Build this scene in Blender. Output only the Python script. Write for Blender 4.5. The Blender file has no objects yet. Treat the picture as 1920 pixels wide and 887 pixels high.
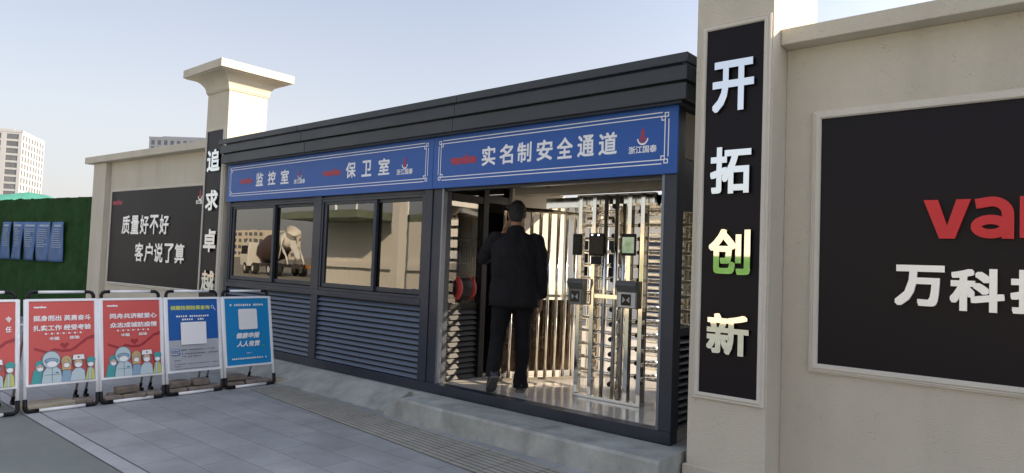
import bpy, bmesh, math, random
from mathutils import Vector, Matrix, noise

R = math.radians
random.seed(7)
S = bpy.context.scene
COL = S.collection

# ------------------------------------------------------------------ camera
def cam_axes(yaw, pitch, roll):
    f = Vector((-math.sin(yaw) * math.cos(pitch), math.cos(yaw) * math.cos(pitch), math.sin(pitch)))
    r = Vector((math.cos(yaw), math.sin(yaw), 0)); u = r.cross(f)
    r2 = r * math.cos(roll) - u * math.sin(roll)
    return r2, r2.cross(f), f
cr, cu, cf = cam_axes(R(40.2435), R(2.3914), R(-2.1499))
cam_d = bpy.data.cameras.new('camera'); cam = bpy.data.objects.new('camera', cam_d); COL.objects.link(cam)
cam.matrix_world = Matrix(((cr.x, cu.x, -cf.x, 4.861), (cr.y, cu.y, -cf.y, -4.528), (cr.z, cu.z, -cf.z, 1.44), (0, 0, 0, 1)))
cam_d.sensor_width = 36; cam_d.sensor_fit = 'HORIZONTAL'; cam_d.lens = 36 * 1256.8 / 1920
cam_d.clip_start = .05; cam_d.clip_end = 3000
S.camera = cam

# ------------------------------------------------------------------ sky, sun, exposure
SUN_EL, SUN_AZ = 24, 48                       # azimuth measured from +Y towards +X
w = bpy.data.worlds.new('World'); S.world = w; w.use_nodes = True
nt = w.node_tree; bg = nt.nodes['Background']
sky = nt.nodes.new('ShaderNodeTexSky'); sky.sky_type = 'NISHITA'; sky.sun_disc = False
sky.sun_elevation = R(SUN_EL); sky.sun_rotation = R(SUN_AZ)
sky.air_density = 1.0; sky.dust_density = 4.5; sky.ozone_density = 1.0; sky.altitude = 0
# smog veil over the clear sky: thicker and warmer towards the horizon
_tc = nt.nodes.new('ShaderNodeTexCoord'); _sx = nt.nodes.new('ShaderNodeSeparateXYZ'); nt.links.new(_tc.outputs['Generated'], _sx.inputs[0])
_rp = nt.nodes.new('ShaderNodeValToRGB'); _e = _rp.color_ramp.elements
_e[0].position = 0; _e[0].color = (.86, .825, .80, 1); _e[1].position = .75; _e[1].color = (.60, .645, .78, 1)
_m = _e.new(.18); _m.color = (.76, .775, .82, 1); _m = _e.new(.38); _m.color = (.53, .585, .72, 1)
nt.links.new(_sx.outputs['Z'], _rp.inputs[0])
_sc = nt.nodes.new('ShaderNodeVectorMath'); _sc.operation = 'SCALE'; _sc.inputs['Scale'].default_value = 4.2; nt.links.new(_rp.outputs[0], _sc.inputs[0])
_cn = nt.nodes.new('ShaderNodeTexNoise'); _cn.inputs['Scale'].default_value = 1.6; _cn.inputs['Detail'].default_value = 4; nt.links.new(_tc.outputs['Generated'], _cn.inputs['Vector'])
_cr = nt.nodes.new('ShaderNodeMapRange'); _cr.inputs[1].default_value = .35; _cr.inputs[2].default_value = .65; _cr.inputs[3].default_value = .68; _cr.inputs[4].default_value = .8; nt.links.new(_cn.outputs['Fac'], _cr.inputs[0])
hz = nt.nodes.new('ShaderNodeMix'); hz.data_type = 'RGBA'; nt.links.new(_cr.outputs[0], hz.inputs[0])
# forward scatter: the smog glows round the sun, which stands behind the wall
_dt = nt.nodes.new('ShaderNodeVectorMath'); _dt.operation = 'DOT_PRODUCT'; _dt.inputs[1].default_value = (math.sin(R(SUN_AZ)) * math.cos(R(SUN_EL)), math.cos(R(SUN_AZ)) * math.cos(R(SUN_EL)), math.sin(R(SUN_EL)))
nt.links.new(_tc.outputs['Generated'], _dt.inputs[0])
_mx = nt.nodes.new('ShaderNodeMath'); _mx.operation = 'MAXIMUM'; _mx.inputs[1].default_value = 0; nt.links.new(_dt.outputs['Value'], _mx.inputs[0])
_pw = nt.nodes.new('ShaderNodeMath'); _pw.operation = 'POWER'; _pw.inputs[1].default_value = 3; nt.links.new(_mx.outputs[0], _pw.inputs[0])
_ad = nt.nodes.new('ShaderNodeMath'); _ad.operation = 'MULTIPLY_ADD'; _ad.inputs[1].default_value = 2.6; _ad.inputs[2].default_value = 1; nt.links.new(_pw.outputs[0], _ad.inputs[0])
_gl = nt.nodes.new('ShaderNodeVectorMath'); _gl.operation = 'SCALE'; nt.links.new(_sc.outputs[0], _gl.inputs[0]); nt.links.new(_ad.outputs[0], _gl.inputs['Scale'])
nt.links.new(_gl.outputs[0], hz.inputs[7])
nt.links.new(sky.outputs[0], hz.inputs[6]); nt.links.new(hz.outputs[2], bg.inputs[0]); bg.inputs[1].default_value = .1
sd = bpy.data.lights.new('sun', 'SUN'); sd.energy = 3.9; sd.angle = R(.6); sd.color = (1, .83, .60)
so = bpy.data.objects.new('sun', sd); COL.objects.link(so)
sdir = Vector((math.sin(R(SUN_AZ)) * math.cos(R(SUN_EL)), math.cos(R(SUN_AZ)) * math.cos(R(SUN_EL)), math.sin(R(SUN_EL))))
so.rotation_euler = (-sdir).to_track_quat('-Z', 'Y').to_euler()
so.location = sdir * 30
S.view_settings.view_transform = 'Standard'; S.view_settings.look = 'None'
S.view_settings.gamma = 1; S.view_settings.exposure = 1.42
S.view_settings.use_curve_mapping = False
S.cycles.max_bounces = 10; S.cycles.glossy_bounces = 6; S.cycles.transparent_max_bounces = 10
S.cycles.caustics_reflective = False; S.cycles.caustics_refractive = False
S.cycles.sample_clamp_indirect = 6

# ------------------------------------------------------------------ materials
def srgb(r, g, b):
    f = lambda c: (c / 255 / 12.92) if c / 255 <= .04045 else ((c / 255 + .055) / 1.055) ** 2.4
    return (f(r), f(g), f(b))
MATS = {}
def mat(name, col, rough=.6, metal=0., var=0., vscale=3., bump=0., bscale=40., spec=.5, rvar=0., stain=None, coat=0.):
    if name in MATS: return MATS[name]
    m = bpy.data.materials.new(name); m.use_nodes = True; MATS[name] = m
    t = m.node_tree; p = t.nodes['Principled BSDF']
    p.inputs['Base Color'].default_value = (*col, 1); p.inputs['Roughness'].default_value = rough
    p.inputs['Metallic'].default_value = metal; p.inputs['Specular IOR Level'].default_value = spec
    if coat: p.inputs['Coat Weight'].default_value = coat
    tc = t.nodes.new('ShaderNodeTexCoord')
    last = None
    if var:
        n = t.nodes.new('ShaderNodeTexNoise'); n.inputs['Scale'].default_value = vscale; n.inputs['Detail'].default_value = 6; n.inputs['Roughness'].default_value = .65
        t.links.new(tc.outputs['Object'], n.inputs['Vector'])
        rp = t.nodes.new('ShaderNodeMapRange'); rp.inputs[1].default_value = .3; rp.inputs[2].default_value = .7
        rp.inputs[3].default_value = 1 - var; rp.inputs[4].default_value = 1 + var
        t.links.new(n.outputs['Fac'], rp.inputs[0])
        mx = t.nodes.new('ShaderNodeVectorMath'); mx.operation = 'SCALE'; mx.inputs[0].default_value = col
        t.links.new(rp.outputs[0], mx.inputs['Scale']); last = mx.outputs[0]
        t.links.new(last, p.inputs['Base Color'])
        if rvar:
            r2 = t.nodes.new('ShaderNodeMapRange'); r2.inputs[1].default_value = .3; r2.inputs[2].default_value = .7
            r2.inputs[3].default_value = max(rough - rvar, .02); r2.inputs[4].default_value = min(rough + rvar, 1)
            t.links.new(n.outputs['Fac'], r2.inputs[0]); t.links.new(r2.outputs[0], p.inputs['Roughness'])
    if stain:
        sc, amt, sx = stain
        mp = t.nodes.new('ShaderNodeMapping'); mp.inputs['Scale'].default_value = sx
        n2 = t.nodes.new('ShaderNodeTexNoise'); n2.inputs['Scale'].default_value = sc; n2.inputs['Detail'].default_value = 8
        t.links.new(tc.outputs['Object'], mp.inputs[0]); t.links.new(mp.outputs[0], n2.inputs['Vector'])
        r3 = t.nodes.new('ShaderNodeMapRange'); r3.inputs[1].default_value = .52; r3.inputs[2].default_value = .75; r3.inputs[3].default_value = 1; r3.inputs[4].default_value = 1 - amt
        t.links.new(n2.outputs['Fac'], r3.inputs[0])
        m2 = t.nodes.new('ShaderNodeVectorMath'); m2.operation = 'SCALE'; m2.inputs[0].default_value = col
        if last: t.links.new(last, m2.inputs[0])
        t.links.new(r3.outputs[0], m2.inputs['Scale']); t.links.new(m2.outputs[0], p.inputs['Base Color'])
    if bump:
        b = t.nodes.new('ShaderNodeBump'); b.inputs['Strength'].default_value = bump; b.inputs['Distance'].default_value = .01
        nb = t.nodes.new('ShaderNodeTexNoise'); nb.inputs['Scale'].default_value = bscale; nb.inputs['Detail'].default_value = 5
        t.links.new(tc.outputs['Object'], nb.inputs['Vector']); t.links.new(nb.outputs['Fac'], b.inputs['Height'])
        t.links.new(b.outputs[0], p.inputs['Normal'])
    return m

def stucco(name, col):
    m = mat(name, col, .9, var=.05, vscale=1.6, stain=(3.2, .1, (1, 1, .14)), spec=.2)
    t = m.node_tree; p = t.nodes['Principled BSDF']; tc = [n for n in t.nodes if n.type == 'TEX_COORD'][0]
    src = p.inputs['Base Color'].links[0].from_socket
    # coarse render with small dark pits
    v = t.nodes.new('ShaderNodeTexVoronoi'); v.inputs['Scale'].default_value = 55
    n = t.nodes.new('ShaderNodeTexNoise'); n.inputs['Scale'].default_value = 14; n.inputs['Detail'].default_value = 3
    n3 = t.nodes.new('ShaderNodeTexNoise'); n3.inputs['Scale'].default_value = 130; n3.inputs['Detail'].default_value = 4
    for x in (v, n, n3): t.links.new(tc.outputs['Object'], x.inputs['Vector'])
    a = t.nodes.new('ShaderNodeMapRange'); a.inputs[1].default_value = .05; a.inputs[2].default_value = .22; a.inputs[3].default_value = 1; a.inputs[4].default_value = 0
    t.links.new(v.outputs['Distance'], a.inputs[0])
    g = t.nodes.new('ShaderNodeMapRange'); g.inputs[1].default_value = .52; g.inputs[2].default_value = .66
    t.links.new(n.outputs['Fac'], g.inputs[0])
    k = t.nodes.new('ShaderNodeMath'); k.operation = 'MULTIPLY'; t.links.new(a.outputs[0], k.inputs[0]); t.links.new(g.outputs[0], k.inputs[1])
    s = t.nodes.new('ShaderNodeMapRange'); s.inputs[3].default_value = 1; s.inputs[4].default_value = .55; t.links.new(k.outputs[0], s.inputs[0])
    mm = t.nodes.new('ShaderNodeVectorMath'); mm.operation = 'SCALE'; t.links.new(src, mm.inputs[0]); t.links.new(s.outputs[0], mm.inputs['Scale'])
    t.links.new(mm.outputs[0], p.inputs['Base Color'])
    h = t.nodes.new('ShaderNodeMath'); h.operation = 'SUBTRACT'; t.links.new(n3.outputs['Fac'], h.inputs[0]); t.links.new(k.outputs[0], h.inputs[1])
    b = t.nodes.new('ShaderNodeBump'); b.inputs['Strength'].default_value = .8; b.inputs['Distance'].default_value = .008
    t.links.new(h.outputs[0], b.inputs['Height']); t.links.new(b.outputs[0], p.inputs['Normal'])
    return m

def glass(name, tint, base=.05, gain=.62, rough=.0):
    m = bpy.data.materials.new(name); m.use_nodes = True; t = m.node_tree; MATS[name] = m
    for n in list(t.nodes):
        if n.type != 'OUTPUT_MATERIAL': t.nodes.remove(n)
    out = [n for n in t.nodes if n.type == 'OUTPUT_MATERIAL'][0]
    lw = t.nodes.new('ShaderNodeLayerWeight'); lw.inputs[0].default_value = .5
    pw = t.nodes.new('ShaderNodeMath'); pw.operation = 'POWER'; pw.inputs[1].default_value = 1.6; t.links.new(lw.outputs['Facing'], pw.inputs[0])
    ma = t.nodes.new('ShaderNodeMath'); ma.operation = 'MULTIPLY_ADD'; ma.inputs[1].default_value = gain; ma.inputs[2].default_value = base; t.links.new(pw.outputs[0], ma.inputs[0])
    tr = t.nodes.new('ShaderNodeBsdfTransparent'); tr.inputs[0].default_value = (*tint, 1)
    gl = t.nodes.new('ShaderNodeBsdfGlossy'); gl.inputs['Roughness'].default_value = rough; gl.inputs[0].default_value = (1, .96, .9, 1)
    tc = t.nodes.new('ShaderNodeTexCoord'); nz = t.nodes.new('ShaderNodeTexNoise'); nz.inputs['Scale'].default_value = 2.6; nz.inputs['Detail'].default_value = 2; t.links.new(tc.outputs['Object'], nz.inputs['Vector'])
    bp = t.nodes.new('ShaderNodeBump'); bp.inputs['Strength'].default_value = .018; bp.inputs['Distance'].default_value = .02; t.links.new(nz.outputs['Fac'], bp.inputs['Height']); t.links.new(bp.outputs[0], gl.inputs['Normal'])
    mx = t.nodes.new('ShaderNodeMixShader'); t.links.new(ma.outputs[0], mx.inputs[0]); t.links.new(tr.outputs[0], mx.inputs[1]); t.links.new(gl.outputs[0], mx.inputs[2])
    t.links.new(mx.outputs[0], out.inputs[0])
    return m

M_wall = stucco('stucco', (.60, .552, .465))
M_trim = mat('stucco_trim', (.63, .59, .52), .85, var=.05, vscale=3, bump=.3, bscale=90, spec=.2)
M_board = mat('black_board', (.0115, .0088, .0125), .36, var=.12, vscale=.6, spec=.16, rvar=.06)
M_mirror = mat('mirror_steel', (.86, .86, .86), .03, 1.)
M_white3d = mat('white_letter', (.9, .9, .91), .45, .7, var=.02, vscale=5)
M_red3d = mat('red_letter', (.64, .018, .024), .45, var=.05, vscale=4)
M_dark = mat('dark_frame_paint', (.025, .031, .048), .42, var=.1, vscale=2.5, rvar=.1, spec=.45, stain=(3, .25, (1, 1, .4)))
M_fascia = mat('fascia_paint', (.034, .039, .046), .45, var=.12, vscale=1.2, rvar=.12, spec=.45)
M_louvre = mat('louvre_paint', (.078, .102, .145), .34, var=.12, vscale=1.5, rvar=.08)
M_blue = mat('blue_sign', (.004, .082, .37), .42, var=.04, vscale=1)
M_signwhite = mat('sign_white', (.84, .85, .9), .5, var=.02)
M_signred = mat('sign_red', (.36, .03, .07), .5, var=.02)
M_steel = mat('stainless_steel', (.70, .67, .61), .18, 1., var=.06, vscale=8, rvar=.06)
M_steelpol = mat('polished_steel', (.80, .77, .70), .08, 1., var=.04, vscale=5, rvar=.03)
M_black = mat('black_plastic', (.009, .009, .011), .45, var=.1, vscale=8, spec=.25)
M_blackgl = mat('black_glass', (.005, .005, .007), .22, spec=.25)
M_tile = mat('floor_tile', (.52, .48, .43), .17, var=.07, vscale=2.5, rvar=.07, coat=.2)
M_conc = mat('concrete', (.345, .355, .335), .9, var=.26, vscale=3.2, bump=.4, bscale=30, stain=(4, .35, (1, 1, .5)))
M_whitep = mat('white_paint_tube', (.84, .84, .85), .4, var=.04, vscale=6)
M_room = mat('room_wall', (.46, .43, .38), .8, var=.05)
M_roomdark = mat('room_dark', (.05, .048, .045), .8)
M_glass = glass('window_glass', (.3, .29, .27), .06, .47)
M_glassc = glass('clear_glass', (.72, .72, .7), .04, .4)

# ------------------------------------------------------------------ mesh builder
class MB:
    def __init__(s): s.v = []; s.f = []; s.mi = []; s.cur = 0; s.sm = []; s.smooth = False
    def face(s, idx): s.f.append(tuple(idx)); s.mi.append(s.cur); s.sm.append(s.smooth)
    def add(s, vs, fs):
        b = len(s.v); s.v += [tuple(v) for v in vs]
        for f in fs: s.face([b + i for i in f])
        return s
    def box(s, x0, x1, y0, y1, z0, z1):
        if x0 > x1: x0, x1 = x1, x0
        if y0 > y1: y0, y1 = y1, y0
        if z0 > z1: z0, z1 = z1, z0
        return s.add([(x0, y0, z0), (x1, y0, z0), (x1, y1, z0), (x0, y1, z0), (x0, y0, z1), (x1, y0, z1), (x1, y1, z1), (x0, y1, z1)],
                     [(0, 3, 2, 1), (4, 5, 6, 7), (0, 1, 5, 4), (1, 2, 6, 5), (2, 3, 7, 6), (3, 0, 4, 7)])
    def obox(s, c, hx, hy, hz, rz=0, rx=0, ry=0):
        m = Matrix.Rotation(rz, 3, 'Z') @ Matrix.Rotation(ry, 3, 'Y') @ Matrix.Rotation(rx, 3, 'X'); c = Vector(c)
        vs = [c + m @ Vector((a * hx, b * hy, d * hz)) for d in (-1, 1) for a, b in ((-1, -1), (1, -1), (1, 1), (-1, 1))]
        return s.add(vs, [(0, 3, 2, 1), (4, 5, 6, 7), (0, 1, 5, 4), (1, 2, 6, 5), (2, 3, 7, 6), (3, 0, 4, 7)])
    def prism(s, poly, ext):
        """poly: list of 3D points (planar), ext: vector"""
        n = len(poly); ext = Vector(ext); a = [Vector(p) for p in poly]; b = [p + ext for p in a]
        fs = [tuple(range(n))[::-1], tuple(range(n, 2 * n))] + [(i, (i + 1) % n, n + (i + 1) % n, n + i) for i in range(n)]
        return s.add(a + b, fs)
    def tube(s, pts, r, n=12, caps=True):
        pts = [Vector(p) for p in pts]; rs = r if isinstance(r, (list, tuple)) else [r] * len(pts)
        rings = []; up = None; old = s.smooth
        for i, p in enumerate(pts):
            d = (pts[min(i + 1, len(pts) - 1)] - pts[max(i - 1, 0)]).normalized()
            if up is None:
                up = Vector((0, 0, 1)) if abs(d.z) < .9 else Vector((1, 0, 0))
            a = (up - d * up.dot(d)).normalized(); b = d.cross(a); up = a
            base = len(s.v)
            for k in range(n):
                t = 2 * math.pi * k / n
                s.v.append(tuple(p + (a * math.cos(t) + b * math.sin(t)) * rs[i]))
            rings.append(base)
        s.smooth = True
        for i in range(len(rings) - 1):
            for k in range(n):
                s.face((rings[i] + k, rings[i] + (k + 1) % n, rings[i + 1] + (k + 1) % n, rings[i + 1] + k))
        s.smooth = False
        if caps:
            s.face([rings[0] + k for k in range(n)][::-1]); s.face([rings[-1] + k for k in range(n)])
        s.smooth = old
        return s
    def lathe(s, c, prof, n=20, axis='z'):
        c = Vector(c); rings = []
        for rr, h in prof:
            base = len(s.v); rings.append(base)
            for k in range(n):
                t = 2 * math.pi * k / n; x, y = rr * math.cos(t), rr * math.sin(t)
                s.v.append(tuple(c + (Vector((x, y, h)) if axis == 'z' else Vector((x, h, y)) if axis == 'y' else Vector((h, x, y)))))
        old = s.smooth; s.smooth = True
        for i in range(len(rings) - 1):
            for k in range(n): s.face((rings[i] + k, rings[i] + (k + 1) % n, rings[i + 1] + (k + 1) % n, rings[i + 1] + k))
        s.smooth = False
        s.face([rings[0] + k for k in range(n)][::-1]); s.face([rings[-1] + k for k in range(n)])
        s.smooth = old
        return s
    def frame(s, O, U, V, N, w, h, prof):
        """mitred frame round rect O..O+U*w+V*h; prof: list of (outward, height)"""
        O, U, V, N = map(Vector, (O, U, V, N)); b = len(s.v); n = len(prof)
        for cx, cy, dx, dy in ((0, 0, -1, -1), (w, 0, 1, -1), (w, h, 1, 1), (0, h, -1, 1)):
            for d, e in prof: s.v.append(tuple(O + U * (cx + dx * d) + V * (cy + dy * d) + N * e))
        for c in range(4):
            for i in range(n - 1):
                a = b + c * n + i; d = b + ((c + 1) % 4) * n + i
                s.face((a, d, d + 1, a + 1))
        return s
    def build(s, name, m, parent=None, bevel=0., smooth_all=False, fixn=True):
        me = bpy.data.meshes.new(name); off = Vector((0, 0, 0)); q = parent
        while q: off += q.location; q = q.parent
        me.from_pydata([Vector(v) - off for v in s.v], [], s.f)
        ms = m if isinstance(m, (list, tuple)) else [m]
        for x in ms: me.materials.append(x)
        me.polygons.foreach_set('material_index', s.mi)
        me.polygons.foreach_set('use_smooth', [True] * len(s.f) if smooth_all else s.sm)
        if fixn:
            bm = bmesh.new(); bm.from_mesh(me); bmesh.ops.recalc_face_normals(bm, faces=bm.faces); bm.to_mesh(me); bm.free()
        me.update()
        o = bpy.data.objects.new(name, me); COL.objects.link(o)
        if parent: o.parent = parent
        if bevel:
            b = o.modifiers.new('bevel', 'BEVEL'); b.width = bevel; b.segments = 2; b.limit_method = 'ANGLE'; b.angle_limit = R(40)
        return o

def tag(o, label=None, cat=None, group=None, kind=None):
    if label: o['label'] = label
    if cat: o['category'] = cat
    if group: o['group'] = group
    if kind: o['kind'] = kind
    return o
def thing(name, loc, label, cat, group=None):
    o = bpy.data.objects.new(name, None); COL.objects.link(o); o.location = loc; o.empty_display_size = .1
    return tag(o, label, cat, group)
def copy_tree(o, parent=None):
    c = o.copy(); COL.objects.link(c)
    if parent: c.parent = parent
    for ch in o.children: copy_tree(ch, c)
    return c

# ------------------------------------------------------------------ lettering
GC = {}
KER16 = [(a, b) for a in (-1, -.5, 0, .5, 1) for b in (-1, -.5, 0, .5, 1) if max(abs(a), abs(b)) == 1]
KER = ((-1, -1), (1, -1), (1, 1), (-1, 1), (0, -1), (0, 1), (-1, 0), (1, 0))
def glyphs(txt, ext=False, shear=0.):
    key = (txt, ext, shear)
    if key in GC: return GC[key]
    c = bpy.data.curves.new('lettering', 'FONT'); c.body = txt; c.extrude = .5 if ext else 0
    c.shear = shear; c.resolution_u = 3
    o = bpy.data.objects.new('lettering', c); COL.objects.link(o)
    bpy.context.view_layer.update()
    me = bpy.data.meshes.new_from_object(o.evaluated_get(bpy.context.evaluated_depsgraph_get()))
    vs = [v.co.copy() for v in me.vertices]; fs = [tuple(p.vertices) for p in me.polygons]
    bpy.data.objects.remove(o); bpy.data.curves.remove(c); bpy.data.meshes.remove(me)
    x0 = min(v.x for v in vs); x1 = max(v.x for v in vs); y0 = min(v.y for v in vs); y1 = max(v.y for v in vs)
    vs = [((v.x - x0) / (x1 - x0), (v.y - y0) / (y1 - y0), (v.z + .5) if ext else 0) for v in vs]
    GC[key] = (vs, fs, x1 - x0, y1 - y0); return GC[key]
def put_text(mb, txt, O, U, V, N, w, h, bold=.02, depth=0., shear=0., space=1.):
    """text filling the rectangle O + U*w, V*h, standing depth off along N; bold widens the strokes"""
    vs, fs, gw, gh = glyphs(txt, depth > 0, shear); O, U, V, N = map(Vector, (O, U, V, N))
    rx, ry = bold * w / gw, bold * h / gh
    K_ = KER16 if depth > 0 else KER; n = len(K_) if bold > .015 else 1
    for k in range(n):
        ox, oy = (rx * K_[k][0], ry * K_[k][1]) if n > 1 else (0, 0)
        st = k * (.0002 if depth > 0 else .00003)
        mb.add([O + U * (rx + ox + x * (w - 2 * rx)) + V * (ry + oy + y * (h - 2 * ry)) + N * (z * (depth + st) if depth > 0 else st) for x, y, z in vs], fs)
    return mb
X, Y, Z = Vector((1, 0, 0)), Vector((0, 1, 0)), Vector((0, 0, 1)); NY = Vector((0, -1, 0))

# emblem: small flame-like mark over an arc, with four characters below
def emblem(mb, cx, z0, y, h, red=0, white=1, U=X, O0=None):
    O0 = O0 or Vector((0, 0, 0))
    P = lambda a, b, e=0: O0 + U * (cx + a * h) + Z * (z0 + b * h) + NY * (-y + e)
    old = mb.cur; mb.cur = red
    mb.add([P(-.17, .5), P(.17, .5), P(.06, .72), P(.1, .8), P(0, 1.05), P(-.1, .8), P(-.06, .72)], [(0, 1, 2, 3, 4, 5, 6)])
    mb.add([P(-.09, .46), P(.09, .46), P(.13, .38), P(-.13, .38)], [(0, 1, 2, 3)])
    mb.cur = white
    n = 12
    for k in range(n):
        t0 = math.pi * (1.02 + .96 * k / n); t1 = math.pi * (1.02 + .96 * (k + 1) / n)
        mb.add([P(math.cos(t0) * .27, .58 + math.sin(t0) * .3), P(math.cos(t1) * .27, .58 + math.sin(t1) * .3), P(math.cos(t1) * .21, .58 + math.sin(t1) * .22), P(math.cos(t0) * .21, .58 + math.sin(t0) * .22)], [(0, 1, 2, 3)])
    mb.cur = old

# ================================================================== GROUND
def paver_mat():
    m = mat('granite_pavers', (.17, .175, .185), .62, spec=.4)
    t = m.node_tree; p = t.nodes['Principled BSDF']; tc = [n for n in t.nodes if n.type == 'TEX_COORD'][0]
    mp = t.nodes.new('ShaderNodeMapping'); mp.inputs['Location'].default_value = (.23, 2.636, 0)
    b = t.nodes.new('ShaderNodeTexBrick'); b.offset = .5; b.inputs['Scale'].default_value = 1
    b.inputs['Brick Width'].default_value = .56; b.inputs['Row Height'].default_value = .2835; b.inputs['Mortar Size'].default_value = .0035; b.inputs['Mortar Smooth'].default_value = .1
    b.inputs['Color1'].default_value = (.29, .30, .30, 1); b.inputs['Color2'].default_value = (.335, .342, .34, 1); b.inputs['Mortar'].default_value = (.19, .195, .195, 1)
    t.links.new(tc.outputs['Object'], mp.inputs[0]); t.links.new(mp.outputs[0], b.inputs['Vector'])
    n = t.nodes.new('ShaderNodeTexNoise'); n.inputs['Scale'].default_value = 1.3; n.inputs['Detail'].default_value = 9; n.inputs['Roughness'].default_value = .7
    n2 = t.nodes.new('ShaderNodeTexNoise'); n2.inputs['Scale'].default_value = 160; n2.inputs['Detail'].default_value = 2
    t.links.new(tc.outputs['Object'], n.inputs['Vector']); t.links.new(tc.outputs['Object'], n2.inputs['Vector'])
    a = t.nodes.new('ShaderNodeMapRange'); a.inputs[1].default_value = .3; a.inputs[2].default_value = .7; a.inputs[3].default_value = .72; a.inputs[4].default_value = 1.22; t.links.new(n.outputs['Fac'], a.inputs[0])
    a2 = t.nodes.new('ShaderNodeMapRange'); a2.inputs[1].default_value = .3; a2.inputs[2].default_value = .7; a2.inputs[3].default_value = .9; a2.inputs[4].default_value = 1.1; t.links.new(n2.outputs['Fac'], a2.inputs[0])
    k = t.nodes.new('ShaderNodeMath'); k.operation = 'MULTIPLY'; t.links.new(a.outputs[0], k.inputs[0]); t.links.new(a2.outputs[0], k.inputs[1])
    s = t.nodes.new('ShaderNodeVectorMath'); s.operation = 'SCALE'; t.links.new(b.outputs['Color'], s.inputs[0]); t.links.new(k.outputs[0], s.inputs['Scale']); t.links.new(s.outputs[0], p.inputs['Base Color'])
    bp = t.nodes.new('ShaderNodeBump'); bp.inputs['Strength'].default_value = .5; bp.inputs['Distance'].default_value = .004; bp.invert = True
    t.links.new(b.outputs['Fac'], bp.inputs['Height']); t.links.new(bp.outputs[0], p.inputs['Normal'])
    rr = t.nodes.new('ShaderNodeMapRange'); rr.inputs[3].default_value = .5; rr.inputs[4].default_value = .8; t.links.new(n.outputs['Fac'], rr.inputs[0]); t.links.new(rr.outputs[0], p.inputs['Roughness'])
    return m
M_ground = mat('site_ground', (.24, .215, .17), .95, var=.2, vscale=.35, bump=.3, bscale=8)
M_asph = mat('asphalt', (.19, .21, .19), .85, var=.14, vscale=.9, bump=.5, bscale=160, stain=(1.5, .2, (1, 1, 1)))
M_kerb = mat('kerb_stone', (.37, .375, .37), .7, var=.14, vscale=3, bump=.2, bscale=80)
M_joint = mat('kerb_joint', (.03, .03, .03), .9)
def sheet(name, x0, x1, y0, y1, z, m, **k):
    o = MB().add([(x0, y0, z), (x1, y0, z), (x1, y1, z), (x0, y1, z)], [(0, 1, 2, 3)]).build(name, m, **k); o['kind'] = 'structure'; return o
sheet('ground', -900, 900, -900, 900, -.012, M_ground)
sheet('road', -80, 40, -14, -2.756, -.004, M_asph)
PAV = paver_mat()
sheet('pavement', -30, 30, -2.636, .15, 0, PAV)
sheet('kerb', -30, 30, -2.756, -2.646, .002, M_kerb)
sheet('kerb_joint', -30, 30, -2.6465, -2.6355, -.002, M_joint)
# grooved tactile strip
def strip_pt(s, t):            # s along (m from x=-1.85), t across 0..1
    a = Vector((-1.9, -.77, 0)); b = Vector((2.9, -1.2, 0)); c = Vector((-1.9, -.40, 0)); d = Vector((2.9, -.66, 0))
    return a.lerp(b, s).lerp(c.lerp(d, s), t)
M_tact = mat('tactile_stone', (.34, .325, .28), .75, var=.16, vscale=3, bump=.2, bscale=90)
M_groove = mat('tactile_groove', (.10, .097, .085), .9, var=.2, vscale=6)
base = MB().add([strip_pt(0, 0) + Z * .003, strip_pt(1, 0) + Z * .003, strip_pt(1, 1) + Z * .003, strip_pt(0, 1) + Z * .003], [(0, 1, 2, 3)]).build('tactile_strip', M_groove); base['kind'] = 'structure'
mb = MB(); nbar = 9; nseg = 16
for k in range(nbar):
    for j in range(nseg):
        s0, s1 = j / nseg + .001, (j + 1) / nseg - .001
        t0, t1 = (k + .12) / nbar, (k + .82) / nbar
        q = [strip_pt(s0, t0), strip_pt(s1, t0), strip_pt(s1, t1), strip_pt(s0, t1)]
        mb.prism([p + Z * .0035 for p in q], (0, 0, .004))
o = mb.build('tactile_ribs', M_tact); o['kind'] = 'structure'

# ================================================================== PERIMETER WALLS AND PILLARS
def cap_profile(o):            # (outward, height) from shaft top to slab top
    pr = [(0, 0), (.012, 0), (.012, .02)]
    for k in range(9):
        t = k / 8 * math.pi / 2
        pr.append((.02 + (o - .05) * (1 - math.cos(t)), .02 + .2 * math.sin(t)))
    pr += [(o - .03, .235), (o, .235), (o, .345)]
    return pr
def pillar(x0, x1, y0, y1, zs, label, ov=.26):
    t = thing('gate_pillar', ((x0 + x1) / 2, (y0 + y1) / 2, 0), label, 'pillar', 'plastered gate pillars')
    MB().box(x0, x1, y0, y1, 0, zs).build('shaft', M_wall, t, bevel=.006)
    mb = MB(); b = 0; pr = cap_profile(ov); n = len(pr)
    for cx, cy, dx, dy in ((x0, y0, -1, -1), (x1, y0, 1, -1), (x1, y1, 1, 1), (x0, y1, -1, 1)):
        for d, e in pr: mb.v.append((cx + dx * d, cy + dy * d, zs + e))
    for c in range(4):
        for i in range(n - 1): mb.face((c * n + i, ((c + 1) % 4) * n + i, ((c + 1) % 4) * n + i + 1, c * n + i + 1))
    mb.face([c * n + n - 1 for c in range(4)]); mb.face([c * n for c in range(4)][::-1])
    mb.build('capital', M_wall, t)
    MB().box(x0 - .02, x1 + .02, y0 - .02, y1 + .02, 0, .12).build('plinth', M_wall, t, bevel=.006)
    return t
pillar(-4.885, -4.25, -.02, .56, 3.745, 'left plastered pillar with flared capital standing against the sky')
pillar(2.80, 3.335, -.15, .78, 3.745, 'tall near plastered pillar right of the turnstile passage')

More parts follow.
